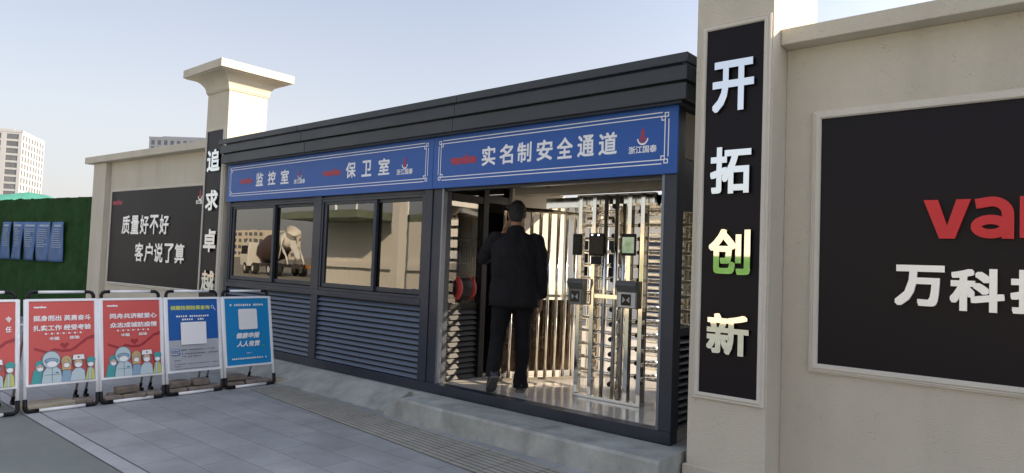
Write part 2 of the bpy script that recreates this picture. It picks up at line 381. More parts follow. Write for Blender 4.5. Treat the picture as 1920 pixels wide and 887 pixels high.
PROF = [(0, 0), (0, .018), (.006, .026), (.02, .026), (.026, .016), (.034, .016), (.038, .02), (.046, .012), (.046, 0)]
def pillar_sign(x0, x1, z0, z1, y, chars, label, cw):
    t = thing('pillar_sign', ((x0 + x1) / 2, y, z0), label, 'sign', 'vertical black signs on the pillars')
    MB().box(x0, x1, y - .012, y, z0, z1).build('board', M_board, t)
    MB().frame((x0, y - .001, z0), X, Z, NY, x1 - x0, z1 - z0, PROF).build('frame', M_trim, t)
    for ch, (a, b, c, d) in chars:
        put_text(MB(), ch, (a, y - .022, c), X, Z, NY, b - a, d - c, .028, .02).build('character', M_mirror, t)
pillar_sign(-4.80, -4.315, .63, 3.19, -.02,
    [('追', (-4.71, -4.335, 2.60, 2.915)), ('求', (-4.695, -4.325, 2.045, 2.335)), ('卓', (-4.69, -4.32, 1.455, 1.78)), ('越', (-4.685, -4.315, .90, 1.195))],
    'narrow black sign reading 追求卓越 on the left pillar', .37)
pillar_sign(2.884, 3.279, .625, 3.108, -.15,
    [('开', (2.943, 3.228, 2.525, 2.872)), ('拓', (2.941, 3.221, 1.968, 2.285)), ('创', (2.944, 3.228, 1.428, 1.73)), ('新', (2.943, 3.23, .897, 1.166))],
    'tall black sign reading 开拓创新 on the near pillar', .285)

# round sans letters drawn as broad strokes
def stroke(mb, pts, wd, y0, dep, closed=False):
    P = [Vector((p[0], p[1])) for p in pts]; n = len(P); L, Rr = [], []
    for i in range(n):
        q = (P[(i + 1) % n] - P[i - 1]) if closed else (P[min(i + 1, n - 1)] - P[max(i - 1, 0)])
        d = q.normalized(); nn = Vector((-d.y, d.x)) * wd / 2; L.append(P[i] + nn); Rr.append(P[i] - nn)
    b = len(mb.v)
    for l, r_ in zip(L, Rr):
        for v, y in ((l, y0), (r_, y0), (r_, y0 - dep), (l, y0 - dep)): mb.v.append((v.x, y, v.y))
    m = n if closed else n - 1
    for i in range(m):
        a, c = b + 4 * i, b + 4 * ((i + 1) % n)
        for k in range(4): mb.face((a + k, c + k, c + (k + 1) % 4, a + (k + 1) % 4))
    if not closed: mb.face((b, b + 1, b + 2, b + 3)); e = b + 4 * (n - 1); mb.face((e + 3, e + 2, e + 1, e))
def arc(cx, cz, rx, rz, a0, a1, n=14): return [(cx + rx * math.cos(R(a0 + (a1 - a0) * k / n)), cz + rz * math.sin(R(a0 + (a1 - a0) * k / n))) for k in range(n + 1)]
def red_letter(ch, a, b, z0, z1):
    mb = MB(); W_, H_ = b - a, z1 - z0; wd = .055; h = wd / 2; y = .099
    if ch == 'a':
        stroke(mb, [(a + W_ * .12, z1 - h - .012)] + arc(a + W_ * .5, z1 - h - .07, W_ * .5 - h, .07, 100, 0, 10) + [(b - h, z0)], wd, y, .035)
        stroke(mb, arc(a + W_ * .47, z0 + .068, W_ * .47 - h, .068 - h, 0, 345, 24), wd * .95, y, .0355, True)
    elif ch == 'n':
        stroke(mb, [(a + h, z0), (a + h, z1)], wd, y, .035)
        stroke(mb, [(a + h, z1 - .09)] + arc(a + W_ * .5, z1 - .1, W_ * .5 - h, .1 - h, 170, 0, 12) + [(b - h, z0)], wd, y, .0355)
    elif ch == 'k':
        stroke(mb, [(a + h, z0), (a + h, z1)], wd, y, .035)
        stroke(mb, [(a + wd, z0 + H_ * .36), (b - h, z0 + H_ * .74)], wd, y, .0355); stroke(mb, [(a + wd + .03, z0 + H_ * .42), (b - h, z0 + .02)], wd, y, .036)
    else:
        stroke(mb, [(a + h, z0 + H_ * .5), (b - h, z0 + H_ * .5)], wd * .8, y, .035)
        stroke(mb, arc(a + W_ / 2, z0 + H_ / 2, W_ / 2 - h, H_ / 2 - h, 2, 320, 24), wd, y, .0355)
    return mb
# right wall
t = thing('perimeter_wall', (6.4, .25, 0), 'near plastered wall carrying the big black board with red letters', 'wall')
MB().box(3.337, 9.5, .12, .4, 0, 2.97).build('wall_body', M_wall, t)
MB().box(3.337, 9.5, -.02, .54, 2.972, 3.08).build('coping', M_wall, t, bevel=.006)
t = thing('wall_sign', (5.2, .1, .87), 'large black board with red and white letters on the near right wall', 'sign')
PROF2 = [(0, 0), (0, .03), (.008, .04), (.028, .04), (.034, .03), (.044, .03), (.05, .022), (.056, .022), (.056, 0)]
MB().box(3.572, 7.2, .102, .118, .875, 2.47).build('board', M_board, t)
MB().frame((3.572, .119, .875), X, Z, NY, 7.2 - 3.572, 1.595, PROF2).build('frame', M_trim, t)
for ch, a, b, z0, z1 in (('v', 4.159, 4.392, 1.685, 1.912), ('a', 4.39, 4.59, 1.685, 1.922), ('n', 4.615, 4.80, 1.69, 1.92), ('k', 4.84, 5.03, 1.69, 2.0), ('e', 5.04, 5.25, 1.685, 1.92)):
    if ch == 'v':
        MB().prism([(a, .099, z1), (a + .072, .099, z1), ((a + b) / 2 + .002, .099, z0 + .075), (b - .07, .099, z1), (b, .099, z1), ((a + b) / 2 + .04, .099, z0), ((a + b) / 2 - .036, .099, z0)], (0, -.035, 0)).build('letter', M_red3d, t); continue
    red_letter(ch, a, b, z0, z1).build('letter', M_red3d, t)
for i, ch in enumerate('万科投资集团'):
    a = 4.012 + i * .2815
    put_text(MB(), ch, (a, .099, 1.272 + (.0 if i else .012)), X, Z, NY, .256, .243, .034, .025).build('character', M_white3d, t)

# left wall, turned a little towards the street
TH = math.atan(.07); LW = (-4.85, .12, 0)
t = thing('perimeter_wall', (0, 0, 0), 'far plastered wall between the left pillar and the green hedge fence', 'wall')
MB().box(-3.37, 0, 0, .28, 0, 2.968).build('wall_body', M_wall, t)
MB().box(-3.86, -3.372, -.09, .3, 0, 2.966).build('end_pier', M_wall, t, bevel=.006)
MB().box(-4.08, 0, -.16, .42, 2.97, 3.085).build('coping', M_wall, t, bevel=.006)
t.location = LW; t.rotation_euler = (0, 0, TH)
t = thing('wall_sign', (0, 0, 0), 'black slogan board in two lines of white characters on the far left wall', 'sign')
MB().box(-3.24, -.20, -.014, -.002, .885, 2.444).build('board', M_board, t)
MB().frame((-3.24, -.001, .885), X, Z, NY, 3.04, 1.559, PROF).build('frame', M_trim, t)
for txt, a0, a1, z0, z1 in (('质量好不好', -2.77, -1.195, 1.71, 2.022), ('客户说了算', -2.25, -.675, 1.262, 1.568)):
    stp = (a1 - a0) / 4.87
    for i, ch in enumerate(txt):
        put_text(MB(), ch, (a0 + i * stp, -.0165, z0), X, Z, NY, stp * .87, z1 - z0, .02, .012).build('character', M_white3d, t)
put_text(MB(), 'vanke', (-3.2, -.0165, 2.215), X, Z, NY, .36, .09, .06).build('logo_lettering', M_signred, t)
mb = MB(); emblem(mb, -.33, 2.16, -.0165, .23, 1, 0)
put_text(mb, '浙江国泰', (-.44, -.0165, 2.17), X, Z, NY, .23, .06, .02)
mb.build('emblem', [M_white3d, M_signred], t)
t.location = LW; t.rotation_euler = (0, 0, TH)

# ================================================================== GUARD BOOTH
B = thing('guard_booth', (-.8, 1, .17), 'long dark grey guard booth with windows and louvred skirt between two pillars', 'guard booth')
KL, KR, KB = -4.15, 2.60, 2.05
# roof edge
for z0, z1, y, e in ((2.934, 3.003, -.16, .0), (2.812, 2.920, -.14, .02), (2.676, 2.798, -.12, .04)):
    xr = 2.735 - e * .6; xl = -4.2 + e * .6
    mb = MB()
    cuts = [xl, -2.26 + e * 3, .42 - e * 2, xr]
    for a_, b_ in zip(cuts, cuts[1:]): mb.box(a_ + (.002 if a_ != xl else 0), b_ - (.002 if b_ != xr else 0), y + (.0015 if a_ == cuts[1] else 0), y + .03, z0, z1)
    mb.box(xr - .03, xr, y + .03, KB + .1, z0, z1).box(xl, xl + .03, y + .03, KB + .1, z0, z1)
    mb.build('fascia', M_fascia, B, bevel=.004)
MB().box(-4.12, 2.66, -.085, KB + .08, 2.66, 2.968).build('roof', M_dark, B)
# posts
for x0, x1, y0, y1 in ((-4.15, -4.075, 0, .12), (-2.045, -1.91, 0, .1), (-.138, -.02, 0, .12), (-.017, .118, .012, .14), (2.503, 2.602, 0, .12)):
    MB().box(x0, x1, y0, y1, .262, 2.66).build('post', M_dark, B, bevel=.004)
M_trimblue = mat('pale_trim', (.16, .18, .22), .35, .6)
MB().box(.119, .142, .0, .05, .266, 2.2).build('door_trim', M_trimblue, B)
MB().box(2.48, 2.502, .0, .05, .266, 2.2).build('door_trim', M_trimblue, B)
MB().box(KL, KR + .002, -.006, .11, .168, .262).build('base_rail', M_dark, B, bevel=.003)
MB().box(KL + .02, KR - .02, .03, .1, 2.132, 2.655).build('head_panel', M_dark, B)
MB().box(-4.075, -.138, -.004, .1, 1.0, 1.062).build('sill_rail', M_dark, B, bevel=.003)
MB().box(-4.075, -.138, -.002, .1, 2.118, 2.131).build('head_rail', M_dark, B)
# louvre skirts
def louvre(x0, x1, name='louvre_panel', yf=.012):
    mb = MB(); n = 13; z0, z1 = .266, .998; st = (z1 - z0) / n
    for k in range(n):
        z = z0 + k * st
        mb.prism([(x0, yf + .0, z + .006), (x0, yf + .008, z), (x0, yf + .032, z + st * .66), (x0, yf + .024, z + st * .72)], (x1 - x0, 0, 0))
    mb.cur = 1; mb.box(x0, x1, yf + .052, yf + .06, z0, z1)
    return mb.build(name, [M_louvre, M_roomdark], B)
louvre(-4.074, -2.046); louvre(-1.909, -.139)
# windows
def window(x0, x1, xm):
    z0, z1 = 1.063, 2.117
    fr = MB(); fr.frame((x0 + .03, .02, z0 + .03), X, Z, NY, x1 - x0 - .06, z1 - z0 - .06, [(0, -.07), (0, .012), (.029, .012), (.029, -.07)])
    wdw = fr.build('window', M_dark, B)
    for a, b, y in ((x0 + .032, xm + .03, .035), (xm - .03, x1 - .032, .062)):
        s = MB(); s.frame((a + .05, y, z0 + .085), X, Z, NY, b - a - .1, z1 - z0 - .15, [(0, -.022), (0, .01), (.004, .012), (.046, .012), (.05, .01), (.05, -.022)])
        s.build('sash', M_dark, wdw)
        MB().box(a + .05, b - .05, y + .003, y + .009, z0 + .085, z1 - .065).build('pane', M_glass, wdw)
window(-4.074, -2.046, -2.99); window(-1.909, -.139, -.945)
# floor, ceiling, walls inside
MB().box(KL + .02, KR - .02, .111, KB, .17, .262).build('floor', M_tile, B)
MB().box(.08, KR - .03, .101, KB, 2.30, 2.655).build('ceiling', M_room, B)
MB().box(KL + .02, .06, .105, KB, 2.35, 2.655).build('ceiling', M_room, B)
MB().box(KL, KL + .04, .122, KB, .264, 2.64).build('end_wall', M_dark, B)
MB().box(KL + .042, .05, KB - .05, KB, .264, 2.34).build('back_wall', M_room, B)
# partition between guard room and passage
MB().box(.05, .11, 1.06, KB, .264, 2.29).build('partition', M_room, B)
for y0, y1 in ((.60, .68), (1.0, 1.055)):
    MB().box(.04, .125, y0, y1, .264, 2.295).build('door_post', M_black, B, bevel=.003)
MB().box(.045, .12, .682, .998, 2.08, 2.16).build('door_head', M_black, B)
MB().box(.045, .12, .142, .598, 2.06, 2.13).build('transom', M_black, B)
MB().box(.06, .1, .15, .598, .97, 1.03).build('transom', M_black, B)
MB().box(.075, .082, .142, .598, 1.03, 2.06).build('partition_pane', M_glassc, B)
mb = MB()
for k in range(13):
    z = .27 + k * .054
    mb.prism([(.105, .15, z), (.11, .15, z + .004), (.085, .15, z + .05), (.08, .15, z + .046)], (0, .448, 0))
mb.cur = 1; mb.box(.066, .072, .15, .598, .266, .97)
mb.build('partition_louvre', [M_black, M_roomdark], B)
# right hand end wall: louvred skirt and glass
for y0, y1 in ((.9, .97), (1.98, 2.05)):
    MB().box(2.52, 2.598, y0, y1, .264, 2.65).build('end_post', M_dark, B)
MB().box(2.53, 2.59, .122, 1.978, .95, 1.01).build('end_rail', M_dark, B)
mb = MB()
for k in range(13):
    z = .266 + k * .0525
    for y0, y1 in ((.122, .898), (.972, 1.978)):
        mb.prism([(2.594, y0, z), (2.588, y0, z - .002), (2.552, y0, z + .038), (2.556, y0, z + .042)], (0, y1 - y0, 0))
mb.cur = 1
mb.box(2.54, 2.546, .122, .898, .266, .948).box(2.54, 2.546, .972, 1.978, .266, .948)
mb.build('end_louvre', [M_dark, M_roomdark], B)
MB().box(2.55, 2.57, .122, .898, 1.9, 2.29).build('end_sun_block', M_dark, B); MB().box(2.55, 2.57, .972, 1.978, 1.9, 2.29).build('end_sun_block', M_dark, B)  # opaque panels added above the panes to stop high sun reaching the pavement
MB().box(2.556, 2.562, .122, .898, 1.012, 1.898).build('end_pane', M_glassc, B)
MB().box(2.556, 2.562, .972, 1.978, 1.012, 1.898).build('end_pane', M_glassc, B)

# concrete under the booth, apron and step
t = thing('concrete_plinth', (-.8, 1, 0), 'low grey concrete base under the guard booth with a sloped apron', 'plinth')
MB().box(-4.2, 2.78, -.06, 2.3, 0, .166).build('slab', M_conc, t, bevel=.01)
mb = MB(); mb.prism([(-4.2, -.061, 0), (-4.2, -.061, .16), (-4.2, -.10, .15), (-4.2, -.40, .012), (-4.2, -.40, 0)], (4.06, 0, 0)); mb.build('apron', M_conc, t)
t = thing('concrete_step', (1.3, -.27, 0), 'long worn concrete step in front of the turnstile passage', 'step')
mb = MB(); N = 24
top = []
for i in range(N + 1):
    x = -.1 + 2.86 * i / N; wv = noise.noise(Vector((x * 2.3, 0, 0))) * .012
    top.append((x, -.455 - .02 * i / N + wv, .19 + noise.noise(Vector((x * 1.7, 5, 0))) * .006))
for x, y, z in top:
    ks = min(1, .25 + (x + .1) / .26); z = (z - .012) * ks + .004
    mb.v += [(x, y - .015 + .05 * (1 - ks), 0), (x, y + .05 * (1 - ks), max(z - .02, .002)), (x, y + .018 + .05 * (1 - ks), z), (x, -.0615, z - .002), (x, -.0615, 0)]
for i in range(N):
    for k in range(5): mb.face((i * 5 + k, (i + 1) * 5 + k, (i + 1) * 5 + (k + 1) % 5, i * 5 + (k + 1) % 5))
mb.face((0, 1, 2, 3, 4)); mb.face([N * 5 + k for k in (4, 3, 2, 1, 0)])
mb.build('step_body', M_conc, t)

# ================================================================== BLUE SIGNS
def key_border(mb, x0, x1, z0, z1, y, lw=.008, g=.03, q=.052):
    def bar(a, b, c, d): mb.add([(a, y, c), (b, y, c), (b, y, d), (a, y, d)], [(0, 1, 2, 3)])
    def hline(a, b, z): bar(a, b, z - lw / 2, z + lw / 2)
    def vline(x, c, d): bar(x - lw / 2, x + lw / 2, c, d)
    for z in (z0, z0 + g): hline(x0 + q, x1 - q, z)
    for z in (z1, z1 - g): hline(x0 + q, x1 - q, z)
    for x in (x0, x0 + g): vline(x, z0 + q, z1 - q)
    for x in (x1, x1 - g): vline(x, z0 + q, z1 - q)
    for cx, sx in ((x0, 1), (x1, -1)):
        for cz, sz in ((z0, 1), (z1, -1)):
            for ox, oz in ((0, 0), (.026, .026)):
                a, b = sorted((cx + sx * ox, cx + sx * (ox + .036))); c, d = sorted((cz + sz * oz, cz + sz * (oz + .036)))
                e = y + (.0004 if ox else 0)
                for (p, q2, r2, s2) in ((a, b, c, c + lw), (a, b, d - lw, d), (a, a + lw, c + lw, d - lw), (b - lw, b, c + lw, d - lw)):
                    mb.add([(p, e, r2), (q2, e, r2), (q2, e, s2), (p, e, s2)], [(0, 1, 2, 3)])
SY = -.028
def pxl(px):    # helper table: facade x from the measured picture columns
    return px
def blue_sign(x0, x1, label, chars, logos, marks):
    t = thing('fascia_sign', ((x0 + x1) / 2, SY, 2.155), label, 'sign', 'blue signboards over the booth front')
    MB().box(x0, x1, SY, -.007, 2.155, 2.674).build('board', M_blue, t, bevel=.002)
    mb = MB(); key_border(mb, x0 + .075, x1 - .075, 2.232, 2.618, SY - .0015); mb.build('border', M_signwhite, t)
    for ch, a, b, z0, z1 in chars:
        put_text(MB(), ch, (a, SY - .002, z0), X, Z, NY, b - a, z1 - z0, .021).build('character', M_signwhite, t)
    for a, b, z0, z1 in logos:
        put_text(MB(), 'vanke', (a, SY - .002, z0), X, Z, NY, b - a, z1 - z0, .07).build('logo_lettering', M_signred, t)
    for cx, z0, h, wt in marks:
        mb = MB(); emblem(mb, cx, z0 + .01, SY - .002, h, 1, 0)
        mb.cur = 0; put_text(mb, '浙江国泰', (cx - wt / 2, SY - .002, z0), X, Z, NY, wt, wt * .235, .02)
        mb.build('emblem', [M_signwhite, M_signred], t)
CH = [('监', -3.377, -3.196), ('控', -3.08, -2.899), ('室', -2.778, -2.593), ('保', -1.424, -1.244), ('卫', -1.137, -.967), ('室', -.85, -.666)]
blue_sign(-4.148, -.002, 'blue signboard naming two rooms above the booth windows', [(c, a, b, 2.336, 2.512) for c, a, b in CH],
          [(-3.80, -3.47, 2.385, 2.466), (-1.87, -1.52, 2.38, 2.462)], [(-2.353, 2.323, .16, .24), (-.423, 2.321, .17, .25)])
CH = [('实', .654, .821), ('名', .872, 1.031), ('制', 1.079, 1.238), ('安', 1.295, 1.467), ('全', 1.511, 1.674), ('通', 1.722, 1.882), ('道', 1.927, 2.096)]
blue_sign(.002, 2.612, 'blue signboard with one long line above the turnstile passage', [(c, a, b, 2.336, 2.514) for c, a, b in CH],
          [(.24, .585, 2.372, 2.462)], [(2.322, 2.325, .18, .242)])

# ================================================================== TURNSTILE PASSAGE
FL = .263
t = thing('ceiling_beam', (1.6, .55, 2.2), 'beige steel beam across the top of the passage, behind the blue sign', 'beam')
M_beam = mat('beige_panel', (.30, .27, .22), .45, var=.05)
MB().box(.62, 2.50, .5, .66, 2.12, 2.298).build('beam_box', M_beam, t, bevel=.004)
t = thing('dome_camera', (1.02, .5, 2.2), 'small round black dome camera on the beige beam above the passage', 'camera')
MB().lathe((1.03, .495, 2.235), [(.05, .004), (.05, -.01), (.045, -.03), (.03, -.048), (.01, -.055)], 20, 'y').build('dome', M_blackgl, t)
MB().lathe((1.03, .499, 2.235), [(.056, 0), (.056, -.008)], 20, 'y').build('mounting_ring', M_black, t)

def arm_mesh(L):
    mb = MB(); mb.tube([(.05, 0, 0), (L - .03, 0, 0)], .0195, 12)
    mb.cur = 1; mb.lathe((L - .03, 0, 0), [(.0205, 0), (.0215, .004), (.0215, .026), (.012, .034)], 12, 'x')
    return mb
def turnstile(cx, cy, phi, L, label, comb=None, zlist=None):
    t = thing('full_height_turnstile', (cx, cy, FL), label, 'turnstile', 'full height turnstiles in the passage')
    MB().tube([(cx, cy, FL + .04), (cx, cy, 2.06)], .042, 18).build('rotor_pole', M_steelpol, t)
    MB().lathe((cx, cy, FL), [(.085, 0), (.085, .012), (.055, .016), (.05, .035), (.044, .038)], 20).build('pole_base', M_steel, t)
    proto = None
    for wv in range(3):
        for k in range(13):
            z = .14 + k * .133
            if proto is None:
                proto = arm_mesh(L).build('arm', [M_steelpol, M_black], None); proto.parent = t; a = proto
            else:
                a = proto.copy(); COL.objects.link(a)
            a.location = (0, 0, z); a.rotation_euler = (0, 0, phi + wv * 2 * math.pi / 3)
    return t
# first turnstile with its header and fixed comb
T1 = turnstile(1.46, 1.165, R(172), .54, 'polished full height turnstile in the middle of the passage')
MB().box(.86, 2.06, .70, 1.7, 2.0, 2.1).build('header', M_steelpol, T1, bevel=.004)
for y in (1.62, ):
    for x in (.9, 2.02): MB().box(x - .025, x + .025, y - .025, y + .025, FL, 1.999).build('frame_post', M_steelpol, T1)
for k in range(7):
    an = R(-58 + 116 * k / 6) ; px_, py_ = 1.46 + .61 * math.cos(an), 1.165 + .61 * math.sin(an)
    MB().tube([(px_, py_, FL), (px_, py_, 1.999)], .017, 10).build('cage_bar', M_steel, T1)
T2 = turnstile(2.2, 1.28, R(186), .60, 'full height turnstile at the right end beside the door post')
MB().box(2.07, 2.49, .75, 1.8, 2.0, 2.1).build('header', M_steelpol, T2, bevel=.004)
for k in range(12):
    z = FL + .2 + k * .133
    MB().tube([(2.03, 1.44, z), (1.56, 1.5, z)], .0165, 10).build('comb_bar', M_steelpol, T2)
MB().box(2.025, 2.085, 1.41, 1.47, FL, 1.999).build('comb_post', M_steelpol, T2)

# barrier frame facing the street
t = thing('barrier_gate', (1.66, .63, FL), 'stainless barrier frame carrying the card readers in front of the turnstile', 'barrier')
for x, n in ((1.338, 0), (1.487, 0), (1.856, 0), (1.985, 0)):
    MB().box(x - .021, x + .021, .605, .665, FL + .028, 2.10).build('flat_post', M_steelpol, t, bevel=.004)
for x in (1.60, 1.712):
    MB().tube([(x, .635, FL + .026), (x, .635, 2.10)], .019, 14).build('round_post', M_steelpol, t)
MB().box(1.315, 2.008, .6, .67, FL, FL + .027).build('bottom_rail', M_steelpol, t, bevel=.003)
MB().box(1.25, 2.06, .672, .735, 2.02, 2.115).build('top_rail', M_steelpol, t, bevel=.003)
MB().box(1.51, 1.834, .612, .658, 1.165, 1.205).build('cross_rail', M_steelpol, t, bevel=.003)

# card readers on the frame
M_readgrey = mat('reader_grey', (.14, .14, .14), .35, .3, var=.04)
M_readlight = mat('reader_light', (.55, .55, .54), .4)
M_readmark = mat('reader_mark', (.35, .38, .42), .4)
def reader(cx, label, dark, hw=.1):
    t = thing('card_reader', (cx, .6, 1.1), label, 'card reader', 'card readers on the barrier frame')
    mb = MB(); mb.prism([(cx - hw, .602, 1.335), (cx - hw, .52, 1.335), (cx - hw, .50, 1.30), (cx - hw, .535, 1.24), (cx - hw, .535, 1.10), (cx - hw, .602, 1.10)], (2 * hw, 0, 0))
    mb.build('housing', M_readgrey, t, bevel=.004)
    f = MB().box(cx - hw + .012, cx + hw - .012, .529, .534, 1.108, 1.236).build('face_plate', M_readgrey if dark else M_readlight, t)
    MB().box(cx - .05, cx + .045, .525, .528, 1.125, 1.222).build('reading_window', M_blackgl, t)
    mb = MB()
    for s in (-1, 1):
        mb.add([(cx - .002 + s * .004, .5244, 1.172), (cx - .002 + s * .034, .5244, 1.2), (cx - .002 + s * .034, .5244, 1.146)], [(0, 1, 2)])
    mb.build('reader_symbol', M_readmark, t)
reader(1.36, 'dark steel card reader box on the left side of the barrier frame', True, .082)
reader(1.893, 'card reader box with pale face plate at the right of the barrier frame', False)
# face terminals
M_screen = bpy.data.materials.new('lit_screen'); M_screen.use_nodes = True
_t = M_screen.node_tree; _p = _t.nodes['Principled BSDF']; _p.inputs['Base Color'].default_value = (.05, .06, .05, 1); _p.inputs['Roughness'].default_value = .1
_n = _t.nodes.new('ShaderNodeTexNoise'); _n.inputs['Scale'].default_value = 14; _tc = _t.nodes.new('ShaderNodeTexCoord'); _t.links.new(_tc.outputs['Object'], _n.inputs['Vector'])
_r = _t.nodes.new('ShaderNodeValToRGB'); _r.color_ramp.elements[0].position = .35; _r.color_ramp.elements[0].color = (.10, .16, .08, 1); _r.color_ramp.elements[1].position = .65; _r.color_ramp.elements[1].color = (.22, .26, .2, 1)
_t.links.new(_n.outputs['Fac'], _r.inputs[0]); _t.links.new(_r.outputs[0], _p.inputs['Emission Color']); _p.inputs['Emission Strength'].default_value = .55
def terminal(cx, hw, z0, z1, y, rz, label, screen, tail=False, lamps=False):
    t = thing('face_terminal', (0, 0, 0), label, 'face scanner', 'face recognition terminals on the barrier frame')
    MB().box(-hw, hw, -.014, .014, 0, z1 - z0).build('casing', M_black, t, bevel=.006)
    MB().box(-hw + .012, hw - .012, -.0165, -.0142, .022, z1 - z0 - .03).build('screen', M_screen if screen else M_blackgl, t)
    MB().lathe((0, .014, .06), [(.014, 0), (.014, .06)], 12, 'y').build('bracket', M_steel, t)
    if tail: MB().box(-hw * .72, hw * .72, -.02, .012, -.075, -.002).build('keypad', M_black, t, bevel=.004)
    if lamps:
        for s in (-.62, .22): MB().lathe((s * hw, -.0145, z1 - z0 - .016), [(.0075, 0), (.0075, -.003), (.004, -.005)], 12, 'y').build('lamp', M_lamp, t)
    t.location = (cx, y, z0); t.rotation_euler = (0, 0, rz)
M_lamp = bpy.data.materials.new('white_led'); M_lamp.use_nodes = True
M_lamp.node_tree.nodes['Principled BSDF'].inputs['Emission Color'].default_value = (1, .97, .9, 1); M_lamp.node_tree.nodes['Principled BSDF'].inputs['Emission Strength'].default_value = 2
terminal(1.338, .045, 1.55, 1.745, .575, R(12), 'narrow black face scanner at the left post of the barrier frame', False)
terminal(1.548, .068, 1.545, 1.75, .57, R(30), 'black face scanner with two white lights and a keypad box beneath', False, True, True)
terminal(1.875, .066, 1.555, 1.745, .575, R(8), 'face scanner with a lit greenish screen at the right of the barrier frame', True)
# guard rail of vertical bars at the left
t = thing('guard_railing', (.69, 1.1, FL), 'stainless railing of tall vertical bars left of the turnstile, behind the man', 'railing')
a, b = Vector((.40, .62, 0)), Vector((.775, 1.345, 0)); n = 9
for k in range(n):
    p = a.lerp(b, k / (n - 1))
    MB().tube([(p.x, p.y, FL + .02), (p.x, p.y, 2.0)], .019, 12).build('bar', M_steelpol, t)
for z, h in ((FL + .001, .03), (1.115, .03), (1.985, .045)):
    c = a.lerp(b, .5); MB().obox((c.x, c.y, z + h / 2), (b - a).length / 2 + .02, .024, h / 2, math.atan2((b - a).y, (b - a).x)).build('rail', M_steelpol, t)
M_dkpanel = mat('smoked_steel_panel', (.16, .12, .09), .22, 1., var=.4, vscale=5, rvar=.12)
o_ = a.lerp(b, .5) + Vector((-.055, .03, 0))
MB().obox((o_.x, o_.y, .715), (b - a).length / 2, .004, .37, math.atan2((b - a).y, (b - a).x)).build('lower_panel', M_dkpanel, t)
t = thing('guard_railing', (1.0, 1.85, FL), 'second stainless railing across the back of the passage', 'railing')
for k in range(5):
    x = .62 + k * .115
    MB().tube([(x, 1.86, FL + .02), (x, 1.86, 2.0)], .017, 10).build('bar', M_steelpol, t)
for z in (FL + .002, 1.13, 1.98):
    MB().box(.58, 1.12, 1.84, 1.88, z, z + .03).build('rail', M_steelpol, t)

# inside the guard room
t = thing('black_cabinet', (-.3, .95, FL), 'tall black shelf unit behind the glass partition left of the passage', 'cabinet')
mb = MB(); mb.box(-.62, -.585, .9, 1.2, FL, 1.98).box(-.08, -.045, .9, 1.2, FL, 1.98).box(-.584, -.081, 1.17, 1.19, FL, 1.98).box(-.35, -.32, .9, 1.169, 1.5, 1.96)
mb.build('carcass', M_black, t)
for k in range(7):
    MB().box(-.583, -.082, .91, 1.165, FL + .04 + k * .28, FL + .06 + k * .28).build('shelf', M_black, t)
M_red = mat('red_fabric', (.45, .025, .03), .5, var=.1)
t = thing('counter', (-.1, .42, FL), 'dark counter behind the louvred partition, under the red and black bag', 'counter')
MB().box(-.4, .04, .2, .59, FL, 1.0).build('counter_body', M_black, t); MB().box(-.42, .042, .18, .595, 1.001, 1.03).build('counter_top', M_black, t, bevel=.004)
t = thing('duffel_bag', (-.13, .4, 1.03), 'black rounded bag with red end bands behind the glass partition', 'bag')
mb = MB(); mb.lathe((-.02, .26, 1.18), [(.09, 0), (.135, .02), (.145, .06), (.145, .24), (.135, .28), (.09, .3)], 22, 'y'); mb.build('bag_body', M_black, t)
for y in (.275, .475): MB().lathe((-.02, y, 1.18), [(.146, 0), (.152, .008), (.152, .052), (.146, .06)], 22, 'y').build('end_band', M_red, t)
t = thing('document_box', (-1.7, .16, 1.03), 'three small dark boxes', 'box')
bpy.data.objects.remove(t)
MB().box(-1.88, -.16, .13, .45, 1.0, 1.03).build('inner_ledge', M_room, B)
for x in (-1.72, -1.62, -1.535):
    o = MB().box(x, x + .05, .16, .21, 1.031, 1.10).build('small_box', M_black, None, bevel=.003)
    tag(o, 'small dark box in the row of three on the window ledge', 'box', 'three small boxes on the window ledge')
o = MB().box(-.80, -.745, .16, .2, 1.031, 1.085).build('small_box', M_black, None, bevel=.003)
tag(o, 'single small dark box on the ledge behind the rightmost window pane', 'box')
o = MB().tube([(-.47, .17, 1.031), (-.43, .17, 1.22), (-.42, .17, 1.25)], .008, 8).tube([(-.36, .17, 1.031), (-.41, .17, 1.22), (-.42, .17, 1.24)], .008, 8).build('folding_stand', M_black, None)
tag(o, 'small black two-legged folding stand on the ledge behind the rightmost window pane', 'stand')

